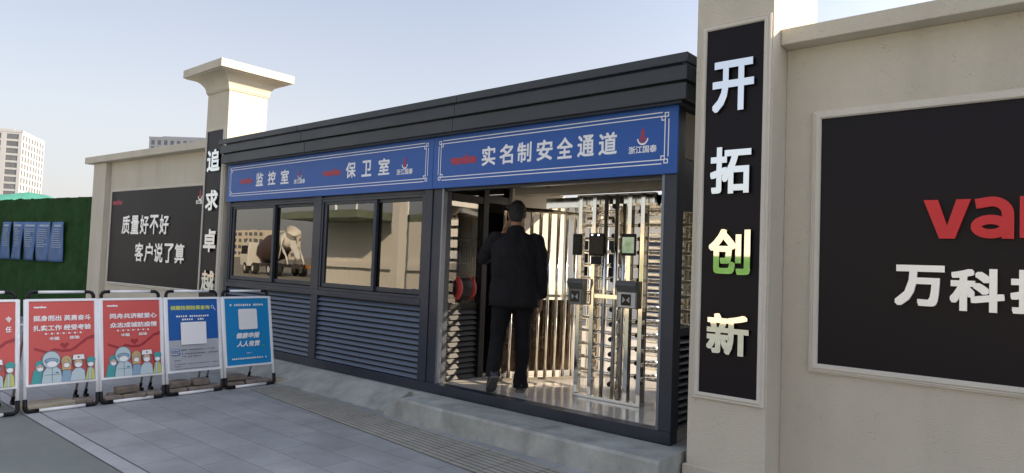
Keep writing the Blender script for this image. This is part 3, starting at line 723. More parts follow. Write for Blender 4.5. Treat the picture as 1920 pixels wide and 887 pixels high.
# ================================================================== PERSON
def loft(mb, rings, n=20, p=2.0):
    """rings: (centre, x-axis half vector, y-axis half vector)"""
    bs = []
    for c, ax, ay in rings:
        c, ax, ay = Vector(c), Vector(ax), Vector(ay); b = len(mb.v); bs.append(b)
        for k in range(n):
            t = 2 * math.pi * k / n; ct, st = math.cos(t), math.sin(t)
            e = 2 / p
            x = math.copysign(abs(ct) ** e, ct); y = math.copysign(abs(st) ** e, st)
            mb.v.append(tuple(c + ax * x + ay * y))
    for i in range(len(bs) - 1):
        for k in range(n): mb.face((bs[i] + k, bs[i] + (k + 1) % n, bs[i + 1] + (k + 1) % n, bs[i + 1] + k))
    mb.face([bs[0] + k for k in range(n)][::-1]); mb.face([bs[-1] + k for k in range(n)])
def limb(mb, pts, rads, n=16, flat=1.0):
    """smooth tapered limb through joints (catmull sampled)"""
    P = [Vector(p) for p in pts]; out = []; rr = []
    for i in range(len(P) - 1):
        p0 = P[max(i - 1, 0)]; p1 = P[i]; p2 = P[i + 1]; p3 = P[min(i + 2, len(P) - 1)]
        for k in range(5):
            t = k / 5
            out.append(.5 * ((2 * p1) + (p2 - p0) * t + (2 * p0 - 5 * p1 + 4 * p2 - p3) * t * t + (3 * p1 - p0 - 3 * p2 + p3) * t ** 3))
            rr.append(rads[i] + (rads[i + 1] - rads[i]) * t)
    out.append(P[-1]); rr.append(rads[-1])
    mb.tube(out, rr, n)
def ell(mb, c, rx, ry, rz, n=14, rot=None):
    c = Vector(c); rings = []
    for i in range(n + 1):
        a = -math.pi / 2 + math.pi * i / n; rr = max(math.cos(a), .02)
        rings.append((c + (rot @ Vector((0, 0, rz * math.sin(a))) if rot else Vector((0, 0, rz * math.sin(a)))), (rot @ Vector((rx * rr, 0, 0)) if rot else Vector((rx * rr, 0, 0))), (rot @ Vector((0, ry * rr, 0)) if rot else Vector((0, ry * rr, 0)))))
    loft(mb, rings, 18)
def remeshed(mb, name, m, parent, voxel, smooth=4, wr=None, fac=.5):
    o = mb.build('tmp', m, None, fixn=True)
    r = o.modifiers.new('r', 'REMESH'); r.mode = 'VOXEL'; r.voxel_size = voxel
    s = o.modifiers.new('s', 'SMOOTH'); s.iterations = smooth; s.factor = fac
    bpy.context.view_layer.update()
    me = bpy.data.meshes.new_from_object(o.evaluated_get(bpy.context.evaluated_depsgraph_get()))
    bpy.data.objects.remove(o)
    if wr:
        me.update(); nv = [v.normal.copy() for v in me.vertices]
        for v, nn in zip(me.vertices, nv): v.co += nn * wr(v.co)
    me.polygons.foreach_set('use_smooth', [True] * len(me.polygons)); me.update(); me.name = name
    me.materials.clear(); me.materials.append(m)
    o = bpy.data.objects.new(name, me); COL.objects.link(o); o.parent = parent
    return o
M_skin = mat('skin', (.36, .18, .11), .55, var=.08, vscale=20)
M_hair = mat('hair', (.008, .007, .007), .5, var=.3, vscale=60, bump=.8, bscale=220)
M_jacket = mat('navy_jacket', (.0085, .0075, .010), .85, var=.2, vscale=6, bump=.25, bscale=300, spec=.25)
M_trous = mat('black_trousers', (.0075, .0075, .009), .85, var=.2, vscale=5, bump=.2, bscale=300, spec=.2)
M_shoe = mat('shoe_leather', (.018, .017, .017), .4, var=.2, vscale=12)
M_sole = mat('shoe_sole', (.09, .088, .085), .7, var=.2, vscale=20)
MAN = thing('person', (0, 0, 0), 'man in dark jacket walking into the passage, left hand raised to his head', 'person')
# joints, local: x right, y forward, z up from the floor
hipR, kneeR, ankR = (.085, .0, .90), (.095, .055, .49), (.085, .06, .09)
hipL, kneeL, ankL = (-.088, .0, .90), (-.138, .0, .50), (-.158, -.19, .205)
shR, elR, wrR = (.182, .0, 1.405), (.245, -.025, 1.12), (.25, .045, .86)
shL, elL, wrL = (-.182, .01, 1.41), (-.315, .15, 1.225), (-.125, .19, 1.475)
def torso_rings(k=1.0, z0=.84, z1=1.47):
    T = [(.84, .168, .115), (.95, .172, .12), (1.06, .158, .11), (1.16, .165, .115), (1.28, .185, .122), (1.38, .19, .11), (1.43, .165, .09), (1.47, .09, .07)]
    return [((0, .012 * (z - 1), z), (a * k, 0, 0), (0, b * k, 0)) for z, a, b in T if z0 <= z <= z1]
bm_ = MB(); loft(bm_, torso_rings(.93)); limb(bm_, [(0, .0, 1.42), (0, .012, 1.50), (0, .03, 1.57)], [.062, .056, .054])
ell(bm_, (0, .04, 1.655), .076, .094, .116); ell(bm_, (0, .062, 1.60), .056, .066, .062)
for s in (-1, 1): ell(bm_, (s * .079, .03, 1.645), .009, .022, .033)
limb(bm_, [(0, .128, 1.675), (0, .142, 1.655), (0, .15, 1.638), (0, .135, 1.63)], [.008, .011, .014, .008], 8)
limb(bm_, [(-.022, .128, 1.598), (.022, .128, 1.598)], [.008, .008], 8)
for j in ((hipR, kneeR, ankR), (hipL, kneeL, ankL)):
    limb(bm_, [j[0], Vector(j[0]).lerp(Vector(j[1]), .5), j[1], Vector(j[1]).lerp(Vector(j[2]), .35), j[2]], [.085, .075, .053, .052, .036])
limb(bm_, [shR, elR, wrR], [.052, .04, .026]); limb(bm_, [shL, elL, wrL], [.052, .04, .026])
def hand(mb, wrist, d, across, bend, curl):
    """d: finger direction, across: towards the thumb side, bend: direction fingers curl to"""
    d, a, bnd = Vector(d).normalized(), Vector(across).normalized(), Vector(bend).normalized(); w_ = Vector(wrist)
    loft(mb, [(w_, a * .026, bnd * .018), (w_ + d * .035, a * .038, bnd * .016), (w_ + d * .075, a * .042, bnd * .014), (w_ + d * .095, a * .04, bnd * .011)], 14)
    for i, L in enumerate((.068, .077, .072, .056)):
        p = w_ + d * (.088 - .004 * abs(i - 1)) + a * (.031 - i * .0205); pts = [p - d * .02, p]; ang = 0
        for sgm in (.42, .32, .26):
            ang += curl; p = p + (d * math.cos(ang) + bnd * math.sin(ang)) * L * sgm; pts.append(p)
        limb(mb, pts, [.0098, .0095, .0088, .008, .0068], 8)
    p = w_ + d * .025 + a * .03
    limb(mb, [p - a * .012, p + a * .02 + d * .022, p + a * .03 + d * .05 + bnd * .012, p + a * .026 + d * .072 + bnd * .024], [.014, .012, .0105, .0085], 8)
hand(bm_, wrR, (.0, .12, -1), (0, 1, .1), (-1, .15, 0), .38)
hand(bm_, wrL, (.25, .1, 1), (-.2, -1, .1), (1, .15, -.2), .35)
remeshed(bm_, 'body', M_skin, MAN, .0062, 3)
# hair
hb = MB(); ell(hb, (0, .03, 1.672), .0835, .098, .112)
loft(hb, [((0, -.035, 1.575), (.05, 0, 0), (0, .03, 0)), ((0, -.025, 1.61), (.068, 0, 0), (0, .05, 0)), ((0, .0, 1.66), (.08, 0, 0), (0, .07, 0))], 16)
def cutface(o):
    bm2 = bmesh.new(); bm2.from_mesh(o.data)
    dv = [v for v in bm2.verts if (v.co.y > .075 and v.co.z < 1.72) or v.co.z < 1.57 or (v.co.z < 1.63 and v.co.y > .03)]
    bmesh.ops.delete(bm2, geom=dv, context='VERTS'); bm2.to_mesh(o.data); bm2.free()
cutface(remeshed(hb, 'hair', M_hair, MAN, .008, 3, lambda c: .006 * noise.noise(c * 60)))
# jacket
jb = MB()
J = [(.79, .232, .15), (.84, .235, .155), (.93, .23, .152), (1.04, .222, .148), (1.16, .226, .15), (1.28, .228, .15), (1.36, .222, .135), (1.41, .192, .115), (1.45, .135, .092), (1.485, .085, .08)]
loft(jb, [((0, .012 * (z - 1) - .004, z), (a, 0, 0), (0, b, 0)) for z, a, b in J], 28, 2.3)
limb(jb, [(0, .0, 1.44), (0, .008, 1.49), (0, .02, 1.525)], [.084, .076, .07], 18)
limb(jb, [(.16, 0, 1.41), shR, Vector(shR).lerp(Vector(elR), .5) + Vector((.012, 0, 0)), elR, Vector(elR).lerp(Vector(wrR), .5), Vector(wrR) + Vector((0, 0, .012))], [.066, .07, .069, .064, .058, .052], 18)
limb(jb, [(-.16, 0, 1.41), shL, Vector(shL).lerp(Vector(elL), .5) + Vector((0, 0, -.012)), elL, Vector(elL).lerp(Vector(wrL), .5), Vector(wrL) - Vector((.014, 0, .03))], [.066, .072, .072, .068, .06, .05], 18)
def wrj(c):
    a = noise.noise(Vector((c.x * 9, c.y * 9, c.z * 4.5))) * .014 + noise.noise(Vector((c.x * 22 + c.z * 9, c.y * 22, c.z * 12))) * .009
    return a + noise.noise(Vector((c.x * 5, 3, c.z * 30 + c.x * 14))) * .0035
remeshed(jb, 'jacket', M_jacket, MAN, .0085, 5, wrj)
cb_ = MB(); loft(cb_, [((0, .0, 1.455), (.098, 0, 0), (0, .088, 0)), ((0, .004, 1.49), (.083, 0, 0), (0, .079, 0)), ((0, .012, 1.525), (.074, 0, 0), (0, .073, 0))], 20)
remeshed(cb_, 'collar', M_jacket, MAN, .006, 1, lambda c: .004 * noise.noise(c * 25))
for z_, k_ in ((.805, 1.012),):
    hm = MB(); hm.tube([(.236 * math.cos(q), .156 * math.sin(q) - .006, z_) for q in [2 * math.pi * i / 40 for i in range(41)]], .006, 6, caps=False); hm.build('hem', M_jacket, MAN)
# trousers
tb = MB()
loft(tb, [((0, 0, .77), (.165, 0, 0), (0, .11, 0)), ((0, 0, .85), (.178, 0, 0), (0, .122, 0)), ((0, 0, .93), (.178, 0, 0), (0, .125, 0)), ((0, 0, 1.0), (.168, 0, 0), (0, .118, 0))], 24, 2.2)
for h, k, a, e in ((hipR, kneeR, ankR, (0, -.004, -.055)), (hipL, kneeL, ankL, (.0, -.012, -.03))):
    h, k, a = Vector(h), Vector(k), Vector(a)
    limb(tb, [h + Vector((0, 0, .0)), h.lerp(k, .35), h.lerp(k, .7), k, k.lerp(a, .5), a + Vector((0, 0, .02)), a + Vector(e)], [.094, .096, .082, .071, .066, .064, .072], 20)
def wrt(c):
    low = max(0, .4 - c.z) * 2
    return noise.noise(Vector((c.x * 12, c.y * 12, c.z * 7))) * .009 + noise.noise(Vector((c.x * 7, c.y * 7, c.z * 32))) * (.0035 + .007 * low)
remeshed(tb, 'trousers', M_trous, MAN, .0085, 4, wrt)
# shoes
def shoe(ank, pitch, yaw):
    s = MB(); c = Vector(ank)
    Rm = Matrix.Rotation(yaw, 3, 'Z') @ Matrix.Rotation(pitch, 3, 'X')
    O = lambda y, z: c + Rm @ Vector((0, y, z - .09))
    Xa = Rm @ Vector((1, 0, 0)); Za = Rm @ Vector((0, 0, 1))
    loft(s, [(O(-.062, .05), Xa * .03, Za * .035), (O(-.045, .055), Xa * .038, Za * .045), (O(0, .058), Xa * .042, Za * .05), (O(.06, .045), Xa * .044, Za * .036), (O(.12, .036), Xa * .047, Za * .026), (O(.17, .031), Xa * .042, Za * .02), (O(.2, .027), Xa * .024, Za * .012)], 18, 2.4)
    limb(s, [O(-.01, .07), O(-.005, .12)], [.042, .044], 14)
    remeshed(s, 'shoe', M_shoe, MAN, .007, 3)
    q = MB()
    prof = [(-.068, .026), (-.05, .038), (0, .04), (.06, .042), (.12, .048), (.17, .043), (.2, .028), (.208, .01)]
    poly = [(x, y) for y, x in prof] + [(-x, y) for y, x in reversed(prof)]
    q.prism([c + Rm @ Vector((x, y, -.09)) for x, y in poly], Rm @ Vector((0, 0, .022)))
    return q.build('shoe_sole', M_sole, MAN, bevel=.004)
shoe(ankR, 0, R(-6)); shoe(ankL, R(-38), R(14))
MAN.location = (.865, .255, .2632); MAN.rotation_euler = (0, 0, R(38))

# ================================================================== POSTER STANDS
M_pred = mat('poster_red', (.62, .085, .075), .45, var=.06, vscale=2)
M_pred2 = mat('poster_deep_red', (.34, .02, .025), .45)
M_pblue = mat('poster_blue', (.005, .105, .38), .45, var=.03)
M_pcyan = mat('poster_azure', (.005, .24, .54), .45, var=.03)
M_pgrey = mat('poster_grey', (.42, .44, .47), .5, var=.02)
M_pwhite = mat('poster_white', (.85, .84, .84), .5)
M_pyel = mat('poster_yellow', (.62, .66, .12), .5)
M_pdk = mat('poster_dark_ink', (.10, .10, .12), .6)
M_pgreen = mat('poster_green', (.05, .42, .22), .5)
C_skin = mat('print_peach', (.62, .40, .26), .5); C_teal = mat('print_teal', (.05, .34, .33), .5); C_blond = mat('print_blond', (.60, .40, .16), .5)
C_line = mat('print_slate', (.10, .2, .25), .5); C_pale = mat('print_pale_blue', (.50, .60, .63), .5); C_brown = mat('print_brown', (.22, .06, .05), .5); C_lime = mat('print_lime', (.55, .55, .15), .5); C_sky = mat('print_sky', (.25, .38, .5), .5)
M_legs = mat('grey_leg_paint', (.36, .36, .37), .5)
PW, PH = .545, .755          # poster size
TILT = R(12)
PU, PV = Vector((0, 1, 0)), Vector((-math.sin(TILT), 0, math.cos(TILT))); PN = Vector((math.cos(TILT), 0, math.sin(TILT)))
PO = Vector((-.05, -PW / 2, .225)) 
def pp(u, v, e): return PO + PU * (u * PW) + PV * (v * PH) + PN * e
class Print(MB):
    """flat ink on the poster face; u, v in 0..1, thin layers"""
    def __init__(s, layer=0): super().__init__(); s.layer = layer
    def L(s): s.layer += 1; return .0105 + s.layer * .00025
    def rect(s, u0, u1, v0, v1):
        e = s.L(); s.add([pp(u0, v0, e), pp(u1, v0, e), pp(u1, v1, e), pp(u0, v1, e)], [(0, 1, 2, 3)])
    def poly(s, pts):
        e = s.L(); s.add([pp(u, v, e) for u, v in pts], [tuple(range(len(pts)))])
    def oval(s, u, v, ru, rv, a0=0, a1=360, n=22):
        e = s.L(); s.add([pp(u + ru * math.cos(R(a0 + (a1 - a0) * k / n)), v + rv * math.sin(R(a0 + (a1 - a0) * k / n)), e) for k in range(n + (0 if a1 - a0 >= 360 else 1))], [tuple(range(n + (0 if a1 - a0 >= 360 else 1)))])
    def text(s, tx, u0, u1, v0, v1, bold=.02, shear=0.):
        e = s.L(); put_text(s, tx, pp(u0, v0, e), PU, PV, PN, (u1 - u0) * PW, (v1 - v0) * PH, bold, 0, shear)
    def dashes(s, u0, u1, v0, v1, n, seed, fill=.72):
        rg = random.Random(seed); st = (u1 - u0) / n
        for k in range(n):
            if rg.random() < .06: continue
            a = u0 + k * st; h = (v1 - v0)
            s.rect(a, a + st * fill * rg.uniform(.8, 1.1), v0 + h * rg.uniform(0, .15), v1 - h * rg.uniform(0, .15))
            if h > .014: s.rect(a + st * .2, a + st * .3, v0 - h * .08, v1 + h * .05)
INK = [M_pwhite, M_pred2, M_pyel, M_pdk, M_pgreen, C_skin, C_teal, C_blond, C_line, C_pale, C_brown, C_lime, C_sky, M_pblue, M_pcyan]
WHT, DRED, YEL, DK, GRN, SKN, TEAL, BLND, LINE, PALE, BRN, LIME, SKYB, PBLU, PCY = range(15)
class Fig(Print):
    """printed figure with a dark ink outline round every shape"""
    def oval(s, u, v, ru, rv, *a):
        k = s.cur; s.cur = 8; super().oval(u, v, ru + .0055, rv + .004, *a); s.cur = k; super().oval(u, v, ru, rv, *a)
    def poly(s, pts):
        k = s.cur; s.cur = 8; cu_ = sum(p[0] for p in pts) / len(pts); cv_ = sum(p[1] for p in pts) / len(pts)
        super().poly([(u + math.copysign(.0055, u - cu_), v + (math.copysign(.004, v - cv_) if v > .03 else 0)) for u, v in pts]); s.cur = k; super().poly(pts)
def crew():
    """row of five masked helpers printed along the foot of the red posters"""
    out = []; p = None
    def c(k): p.cur = k
    p = Fig(20); out.append(('printed_figure', p))  # left helper
    c(TEAL); p.poly([(.06, .02), (.2, .02), (.22, .14), (.17, .2), (.1, .17)]); p.oval(.175, .235, .055, .05)
    c(PALE); p.oval(.18, .2, .05, .042); c(WHT); p.oval(.185, .185, .04, .024); c(SKN); p.oval(.18, .222, .035, .012)
    p = Fig(34); out.append(('printed_figure', p))  # white suit
    c(LINE); p.poly([(.195, .02), (.505, .02), (.47, .17), (.40, .21), (.28, .21), (.22, .15)]); p.oval(.335, .285, .127, .103)
    c(PALE); p.poly([(.203, .02), (.497, .02), (.462, .165), (.40, .203), (.28, .203), (.228, .145)]); p.oval(.335, .285, .12, .097)
    c(LINE); p.oval(.34, .275, .095, .03); c(SKYB); p.oval(.34, .277, .085, .023); c(WHT); p.oval(.345, .235, .072, .034)
    c(LINE); p.rect(.345, .352, .02, .2); p.rect(.24, .46, .11, .115); p.rect(.395, .44, .125, .14)
    p = Fig(48); out.append(('printed_figure', p))  # blond helper
    c(BLND); p.oval(.55, .255, .072, .066); p.rect(.485, .615, .16, .25)
    c(SKN); p.oval(.55, .235, .052, .045); c(SKYB); p.poly([(.48, .02), (.625, .02), (.61, .15), (.5, .15)]); c(WHT); p.oval(.55, .21, .042, .026); c(BLND); p.poly([(.5, .25), (.6, .25), (.55, .285)])
    p = Fig(62); out.append(('printed_figure', p))  # nurse
    c(BRN); p.oval(.72, .25, .078, .068); c(SKN); p.oval(.72, .225, .06, .048); c(PALE); p.poly([(.6, .02), (.82, .02), (.81, .13), (.76, .165), (.68, .165), (.625, .12)])
    c(WHT); p.oval(.72, .205, .052, .03); p.poly([(.635, .27), (.81, .27), (.8, .325), (.65, .325)]); c(DRED); p.rect(.715, .73, .285, .31); p.rect(.705, .74, .293, .302)
    p = Fig(76); out.append(('printed_figure', p))  # last helper
    c(LIME); p.poly([(.82, .02), (.965, .02), (.955, .13), (.91, .17), (.86, .16)]); c(PALE); p.poly([(.87, .02), (.9, .02), (.9, .16), (.87, .16)])
    c(SKN); p.oval(.9, .215, .05, .045); c(TEAL); p.oval(.905, .255, .06, .035); p.rect(.86, .97, .245, .262); c(WHT); p.oval(.9, .2, .042, .026)
    return out
def ribbon(p):
    p.cur = DRED
    pts = [(.1, .43), (.2, .40), (.3, .375), (.38, .41), (.5, .385), (.62, .39), (.72, .44), (.85, .52), (1.0, .56)]
    for (a, b), (c, d) in zip(pts, pts[1:]):
        p.poly([(a, b - .018), (c, d - .018 - .012 * (c > .7)), (c, d + .014), (a, b + .014)])
    p.poly([(.46, .46), (.53, .405), (.6, .46), (.565, .485), (.53, .465), (.495, .485)])
def red_poster(lines, cut=False):
    rb = Print(); ribbon(rb); p = Print(11); p.cur = WHT
    if lines:
        p.text('vanke', .09, .27, .90, .925, .07)
        for i, tx in enumerate(lines): p.text(tx, .09 if ' ' in tx else .14, .92, .745 - i * .115, .812 - i * .115, .03)
        for k in range(7): p.rect(.25 + k * .083, .25 + k * .083 + .03, .585, .603)
        for k in range(6): p.rect(.3 + k * .083, .303 + k * .083, .585, .605)
        p.text('中国', .315, .45, .515, .555, .03); p.text('加油', .60, .74, .52, .56, .03)
    else:
        p.text('令', .845, .925, .745, .812, .03); p.text('任', .845, .925, .63, .697, .03)
    return [('printed_ribbon', rb), ('lettering', p)] + crew()
def blue_poster():
    pl = Print(60); pl.cur = WHT; pl.rect(.245, .725, .36, .665)
    p = Print()
    p.cur = YEL; p.text('核酸检测结果查询', .08, .82, .835, .895, .03)
    p.cur = WHT
    n = 18; e = p.L()
    for k in range(n):
        a, b = 2 * math.pi * k / n, 2 * math.pi * (k + 1) / n
        p.add([pp(.875 + r_ * math.cos(q) * 1.35, .872 + r_ * math.sin(q), e) for q, r_ in ((a, .022), (b, .022), (b, .016), (a, .016))], [(0, 1, 2, 3)])
    p.poly([(.895, .852), (.903, .858), (.935, .828), (.925, .822)])
    p.dashes(.18, .80, .735, .76, 15, 1); p.dashes(.28, .70, .69, .715, 10, 2)
    p.cur = PBLU; p.rect(.07, .215, .275, .302); p.rect(.07, .215, .225, .252)
    p.cur = WHT; p.dashes(.08, .2, .281, .296, 4, 3); p.dashes(.08, .2, .231, .246, 4, 4)
    p.cur = DK; p.dashes(.24, .86, .28, .297, 22, 5); p.dashes(.24, .92, .228, .245, 24, 6); p.dashes(.26, .58, .19, .206, 12, 7)
    p.dashes(.09, .2, .142, .158, 4, 8); p.dashes(.09, .9, .095, .107, 38, 9); p.dashes(.09, .2, .065, .077, 5, 10); p.dashes(.09, .93, .03, .042, 40, 11)
    return [('lettering', p), ('white_plate', pl)]
def azure_poster():
    p = Print(); p.cur = WHT; p.dashes(.14, .86, .868, .9, 16, 12)
    # rounded white plate
    u0, u1, v0, v1, r_ = .30, .70, .525, .825, .03
    pts = []
    for cx, cy, a0 in ((u1 - r_, v1 - r_ * .72, 0), (u0 + r_, v1 - r_ * .72, 90), (u0 + r_, v0 + r_ * .72, 180), (u1 - r_, v0 + r_ * .72, 270)):
        for k in range(5): pts.append((cx + r_ * math.cos(R(a0 + 22.5 * k)), cy + r_ * .72 * math.sin(R(a0 + 22.5 * k))))
    pl = Print(40); pl.cur = WHT; pl.poly(pts)
    p.text('健康申报', .24, .74, .395, .48, .035, .25); p.text('人人有责', .24, .74, .275, .36, .035, .25)
    p.cur = GRN; p.rect(.14, .2, .455, .463); p.poly([(.78, .265), (.84, .265), (.835, .285), (.775, .29)])
    p.cur = WHT; p.dashes(.44, .56, .175, .188, 6, 13); p.dashes(.13, .86, .095, .12, 20, 14)
    return [('lettering', p), ('white_plate', pl)]
def stand(yc, label, base, inkfn, split=False):
    t = thing('poster_stand', (0, 0, 0), label, 'poster stand', 'row of poster stands across the pavement')
    y0, y1 = -PW / 2, PW / 2
    yl, yr = y0 - .008, y1 + .008
    ax = lambda z: Vector((-.0 - math.tan(TILT) * z, 0, z))
    ht = 1.03
    # front hoop: posts, corner elbows, white bars
    for y in (yl, yr):
        MB().tube([ax(.07) + Y * y, ax(.968) + Y * y], .0145, 12).build('upright', M_whitep, t)
        s = 1 if y == yl else -1
        el = MB(); el.tube([ax(.12) + Y * y, ax(.045) + Y * y, ax(.026) + Y * (y + s * .012), ax(.018) + Y * (y + s * .03), ax(.018) + Y * (y + s * .10)], .0185, 12)
        el.build('corner_elbow', M_black, t)
        y2 = y + s * .02
        el = MB(); el.tube([ax(.96) + Y * y2 + X * -.012, ax(1.0) + Y * y2 + X * -.014, ax(1.022) + Y * (y2 + s * .012) + X * -.015, ax(1.032) + Y * (y2 + s * .03) + X * -.016, ax(1.033) + Y * (y2 + s * .075) + X * -.016], .016, 12)
        el.build('corner_elbow', M_black, t)
        # rear leg with boot
        MB().tube([ax(.93) + Y * (y + s * .03) + X * -.02, Vector((-.50, y + s * .03, .06))], .0105, 10).build('rear_leg', M_legs, t)
        MB().tube([Vector((-.49, y + s * .03, .075)), Vector((-.505, y + s * .03, .03))], .015, 10).obox((-.488, y + s * .03, .016), .036, .015, .015).build('boot', M_black, t)
    MB().tube([ax(.018) + Y * (yl + .10), ax(.018) + Y * (yr - .10)], .0145, 12).build('base_bar', M_whitep, t)
    MB().tube([ax(1.033) + Y * (yl + .09) + X * -.016, ax(1.033) + Y * (yr - .09) + X * -.016], .0125, 12).build('top_bar', M_whitep, t)
    # poster board with clip frame
    bd = MB(); bd.add([pp(0, 0, -.006), pp(1, 0, -.006), pp(1, 1, -.006), pp(0, 1, -.006), pp(0, 0, .01), pp(1, 0, .01), pp(1, 1, .01), pp(0, 1, .01)],
                      [(0, 3, 2, 1), (4, 5, 6, 7), (0, 1, 5, 4), (1, 2, 6, 5), (2, 3, 7, 6), (3, 0, 4, 7)])
    if split:
        bd.cur = 1; bd.add([pp(0, 0, .0104), pp(1, 0, .0104), pp(1, .425, .0104), pp(0, .425, .0104)], [(0, 1, 2, 3)])
    po = bd.build('poster', [base, M_pgrey], t)
    for nm, pr in inkfn: pr.build(nm, INK, po, fixn=False)
    MB().frame(PO, PU, PV, PN, PW, PH, [(-.016, .0108), (-.014, .019), (.004, .019), (.008, .012), (.008, -.006)]).build('clip_frame', M_whitep, t)
    t.location = (-2.035, yc, 0)
    return t
stand(-.695, 'azure blue poster stand, the one nearest the booth', M_pcyan, azure_poster())
stand(-1.29, 'poster stand with dark blue top half, grey lower half and yellow heading', M_pblue, blue_poster(), True)
stand(-1.885, 'red poster stand beside the blue ones, its slogan in unbroken lines', M_pred, red_poster(['同舟共济献爱心', '众志成城防疫情']))
stand(-2.472, 'red poster stand with its slogan split into four short phrases', M_pred, red_poster(['挺身而出 英勇奋斗', '扎实工作 经受考验']))
stand(-3.085, 'red poster stand cut off by the left edge of the picture', M_pred, red_poster(None))

# stones weighing the stands down
M_brick = mat('old_brick', (.20, .165, .135), .9, var=.3, vscale=9, bump=.6, bscale=45)
M_slabst = mat('pale_slab', (.33, .29, .21), .85, var=.15, vscale=6, bump=.3, bscale=50)
def stone(name, x, y, z, hx, hy, hz, rz, m, label, cat, group=None, seed=0):
    mb = MB(); mb.obox((0, 0, 0), hx, hy, hz)
    bm2 = bmesh.new()
    vs = [bm2.verts.new(v) for v in mb.v]
    for f in mb.f: bm2.faces.new([vs[i] for i in f])
    bmesh.ops.bevel(bm2, geom=list(bm2.edges), offset=.008, segments=1, affect='EDGES')
    bmesh.ops.subdivide_edges(bm2, edges=list(bm2.edges), cuts=2, use_grid_fill=True)
    for v in bm2.verts: v.co += noise.noise_vector(v.co * 14 + Vector((seed * 3.1, seed, 0))) * .0065
    me = bpy.data.meshes.new(name); bm2.to_mesh(me); bm2.free(); me.materials.append(m)
    o = bpy.data.objects.new(name, me); COL.objects.link(o); o.location = (x, y, z + hz); o.rotation_euler = (0, 0, rz)
    return tag(o, label, cat, group)
rg = random.Random(3)
def pile(yc, spots, label, group):
    for i, (dx, dy, lv, hy) in enumerate(spots):
        stone('brick', -2.035 - .07 + dx, yc + dy, .002 + lv * .066, .055, hy, .031, rg.uniform(-.25, .25), M_brick, label, 'brick', group, rg.randint(0, 999))
pile(-.695, [(0, -.16, 0, .1), (.0, .06, 0, .09), (.01, .2, 0, .055), (-.13, -.1, 0, .1), (-.14, .12, 0, .1), (-.06, -.12, 1, .1)], 'old brick on the foot of the azure poster stand', 'bricks on the azure stand')
pile(-1.29, [(0, -.18, 0, .1), (.01, .02, 0, .09), (0, .19, 0, .08), (-.13, -.15, 0, .1), (-.13, .1, 0, .1), (-.05, -.13, 1, .11), (-.05, .09, 1, .08)], 'old brick on the foot of the blue and grey poster stand', 'bricks on the blue and grey stand')
pile(-1.885, [(0, -.17, 0, .08), (.01, .02, 0, .1), (.01, .2, 0, .075), (-.13, -.05, 0, .11), (-.06, -.02, 1, .1)], 'old brick on the foot of the red stand beside the blue ones', 'bricks on the red stand beside the blue ones')
stone('paving_slab', -2.18, -2.56, .002, .12, .19, .03, R(8), M_slabst, 'broad pale stone slab lying on the foot of the red stand with four short phrases', 'stone slab', None, 5)
stone('brick', -2.15, -2.28, .002, .06, .08, .03, R(-10), M_brick, 'single grey brick beside the pale slab under the red stand', 'brick', None, 9)
stone('paving_slab', -2.06, -.235, .002, .13, .135, .028, R(40), M_slabst, 'yellowish stone slab lying on the pavement beside the azure stand', 'stone slab', None, 12)

# ================================================================== HEDGE FENCE AND POSTERS
def hedge_mat():
    m = mat('artificial_turf', (.022, .062, .018), .9, var=.3, vscale=5, bump=.9, bscale=70, spec=.15); return m
M_turf = hedge_mat()
fa, fb = Vector((-9.2, -.015, 0)), Vector((-19.5, -1.76, 0)); fd = (fb - fa).normalized(); fn = Vector((-fd.y, fd.x, 0)); fn = fn if fn.y < 0 else -fn
t = thing('hedge_fence', (fa + fb) / 2, 'fence clad in dark green artificial turf at the far left', 'fence')
LEN = (fb - fa).length; nx, nz = 150, 34
mb = MB()
for i in range(nx + 1):
    for j in range(nz + 1):
        p = fa + fd * (LEN * i / nx); z = 2.42 * j / nz
        e = noise.noise(Vector((i * .9, j * .9, 0))) * .022 + noise.noise(Vector((i * .2, j * .2, 7))) * .03 + (noise.noise(Vector((i * .7, 3, 1))) * .03 if j == nz else 0)
        mb.v.append(tuple(p + fn * e + Z * (z + (noise.noise(Vector((i * .45, 9, 2))) * .025 if j == nz else 0))))
for i in range(nx):
    for j in range(nz):
        a = i * (nz + 1) + j; mb.face((a, a + nz + 1, a + nz + 2, a + 1))
mb.build('turf_cladding', M_turf, t, smooth_all=True)
c = (fa + fb) / 2 - fn * .12
MB().obox((c.x, c.y, 1.19), LEN / 2, .05, 1.19, math.atan2(fd.y, fd.x)).build('fence_panel', M_dark, t)
M_flag = mat('faded_blue_print', (.05, .125, .31), .5, var=.5, vscale=3)
M_flagtx = mat('faded_print_text', (.34, .40, .50), .6, var=.2, vscale=8)
def f_at(px_s):  # distance along the fence
    return fa + fd * px_s
LBL = ['leftmost blue notice sheet on the turf fence, slightly curled', 'second blue notice sheet from the left on the turf fence', 'middle blue notice sheet of the five on the turf fence', 'fourth blue notice sheet from the left on the turf fence', 'rightmost blue notice sheet on the turf fence, nearest the wall']
def fence_s(px):  # intersect the picture column with the fence line (measured camera)
    d = cf + cr * ((px - 960) / 1256.8); o = Vector((4.861, -4.528, 0))
    n2 = Vector((-fd.y, fd.x, 0)); k = (fa - o).dot(n2) / Vector((d.x, d.y, 0)).dot(n2)
    return (o + Vector((d.x, d.y, 0)) * k - fa).dot(fd)
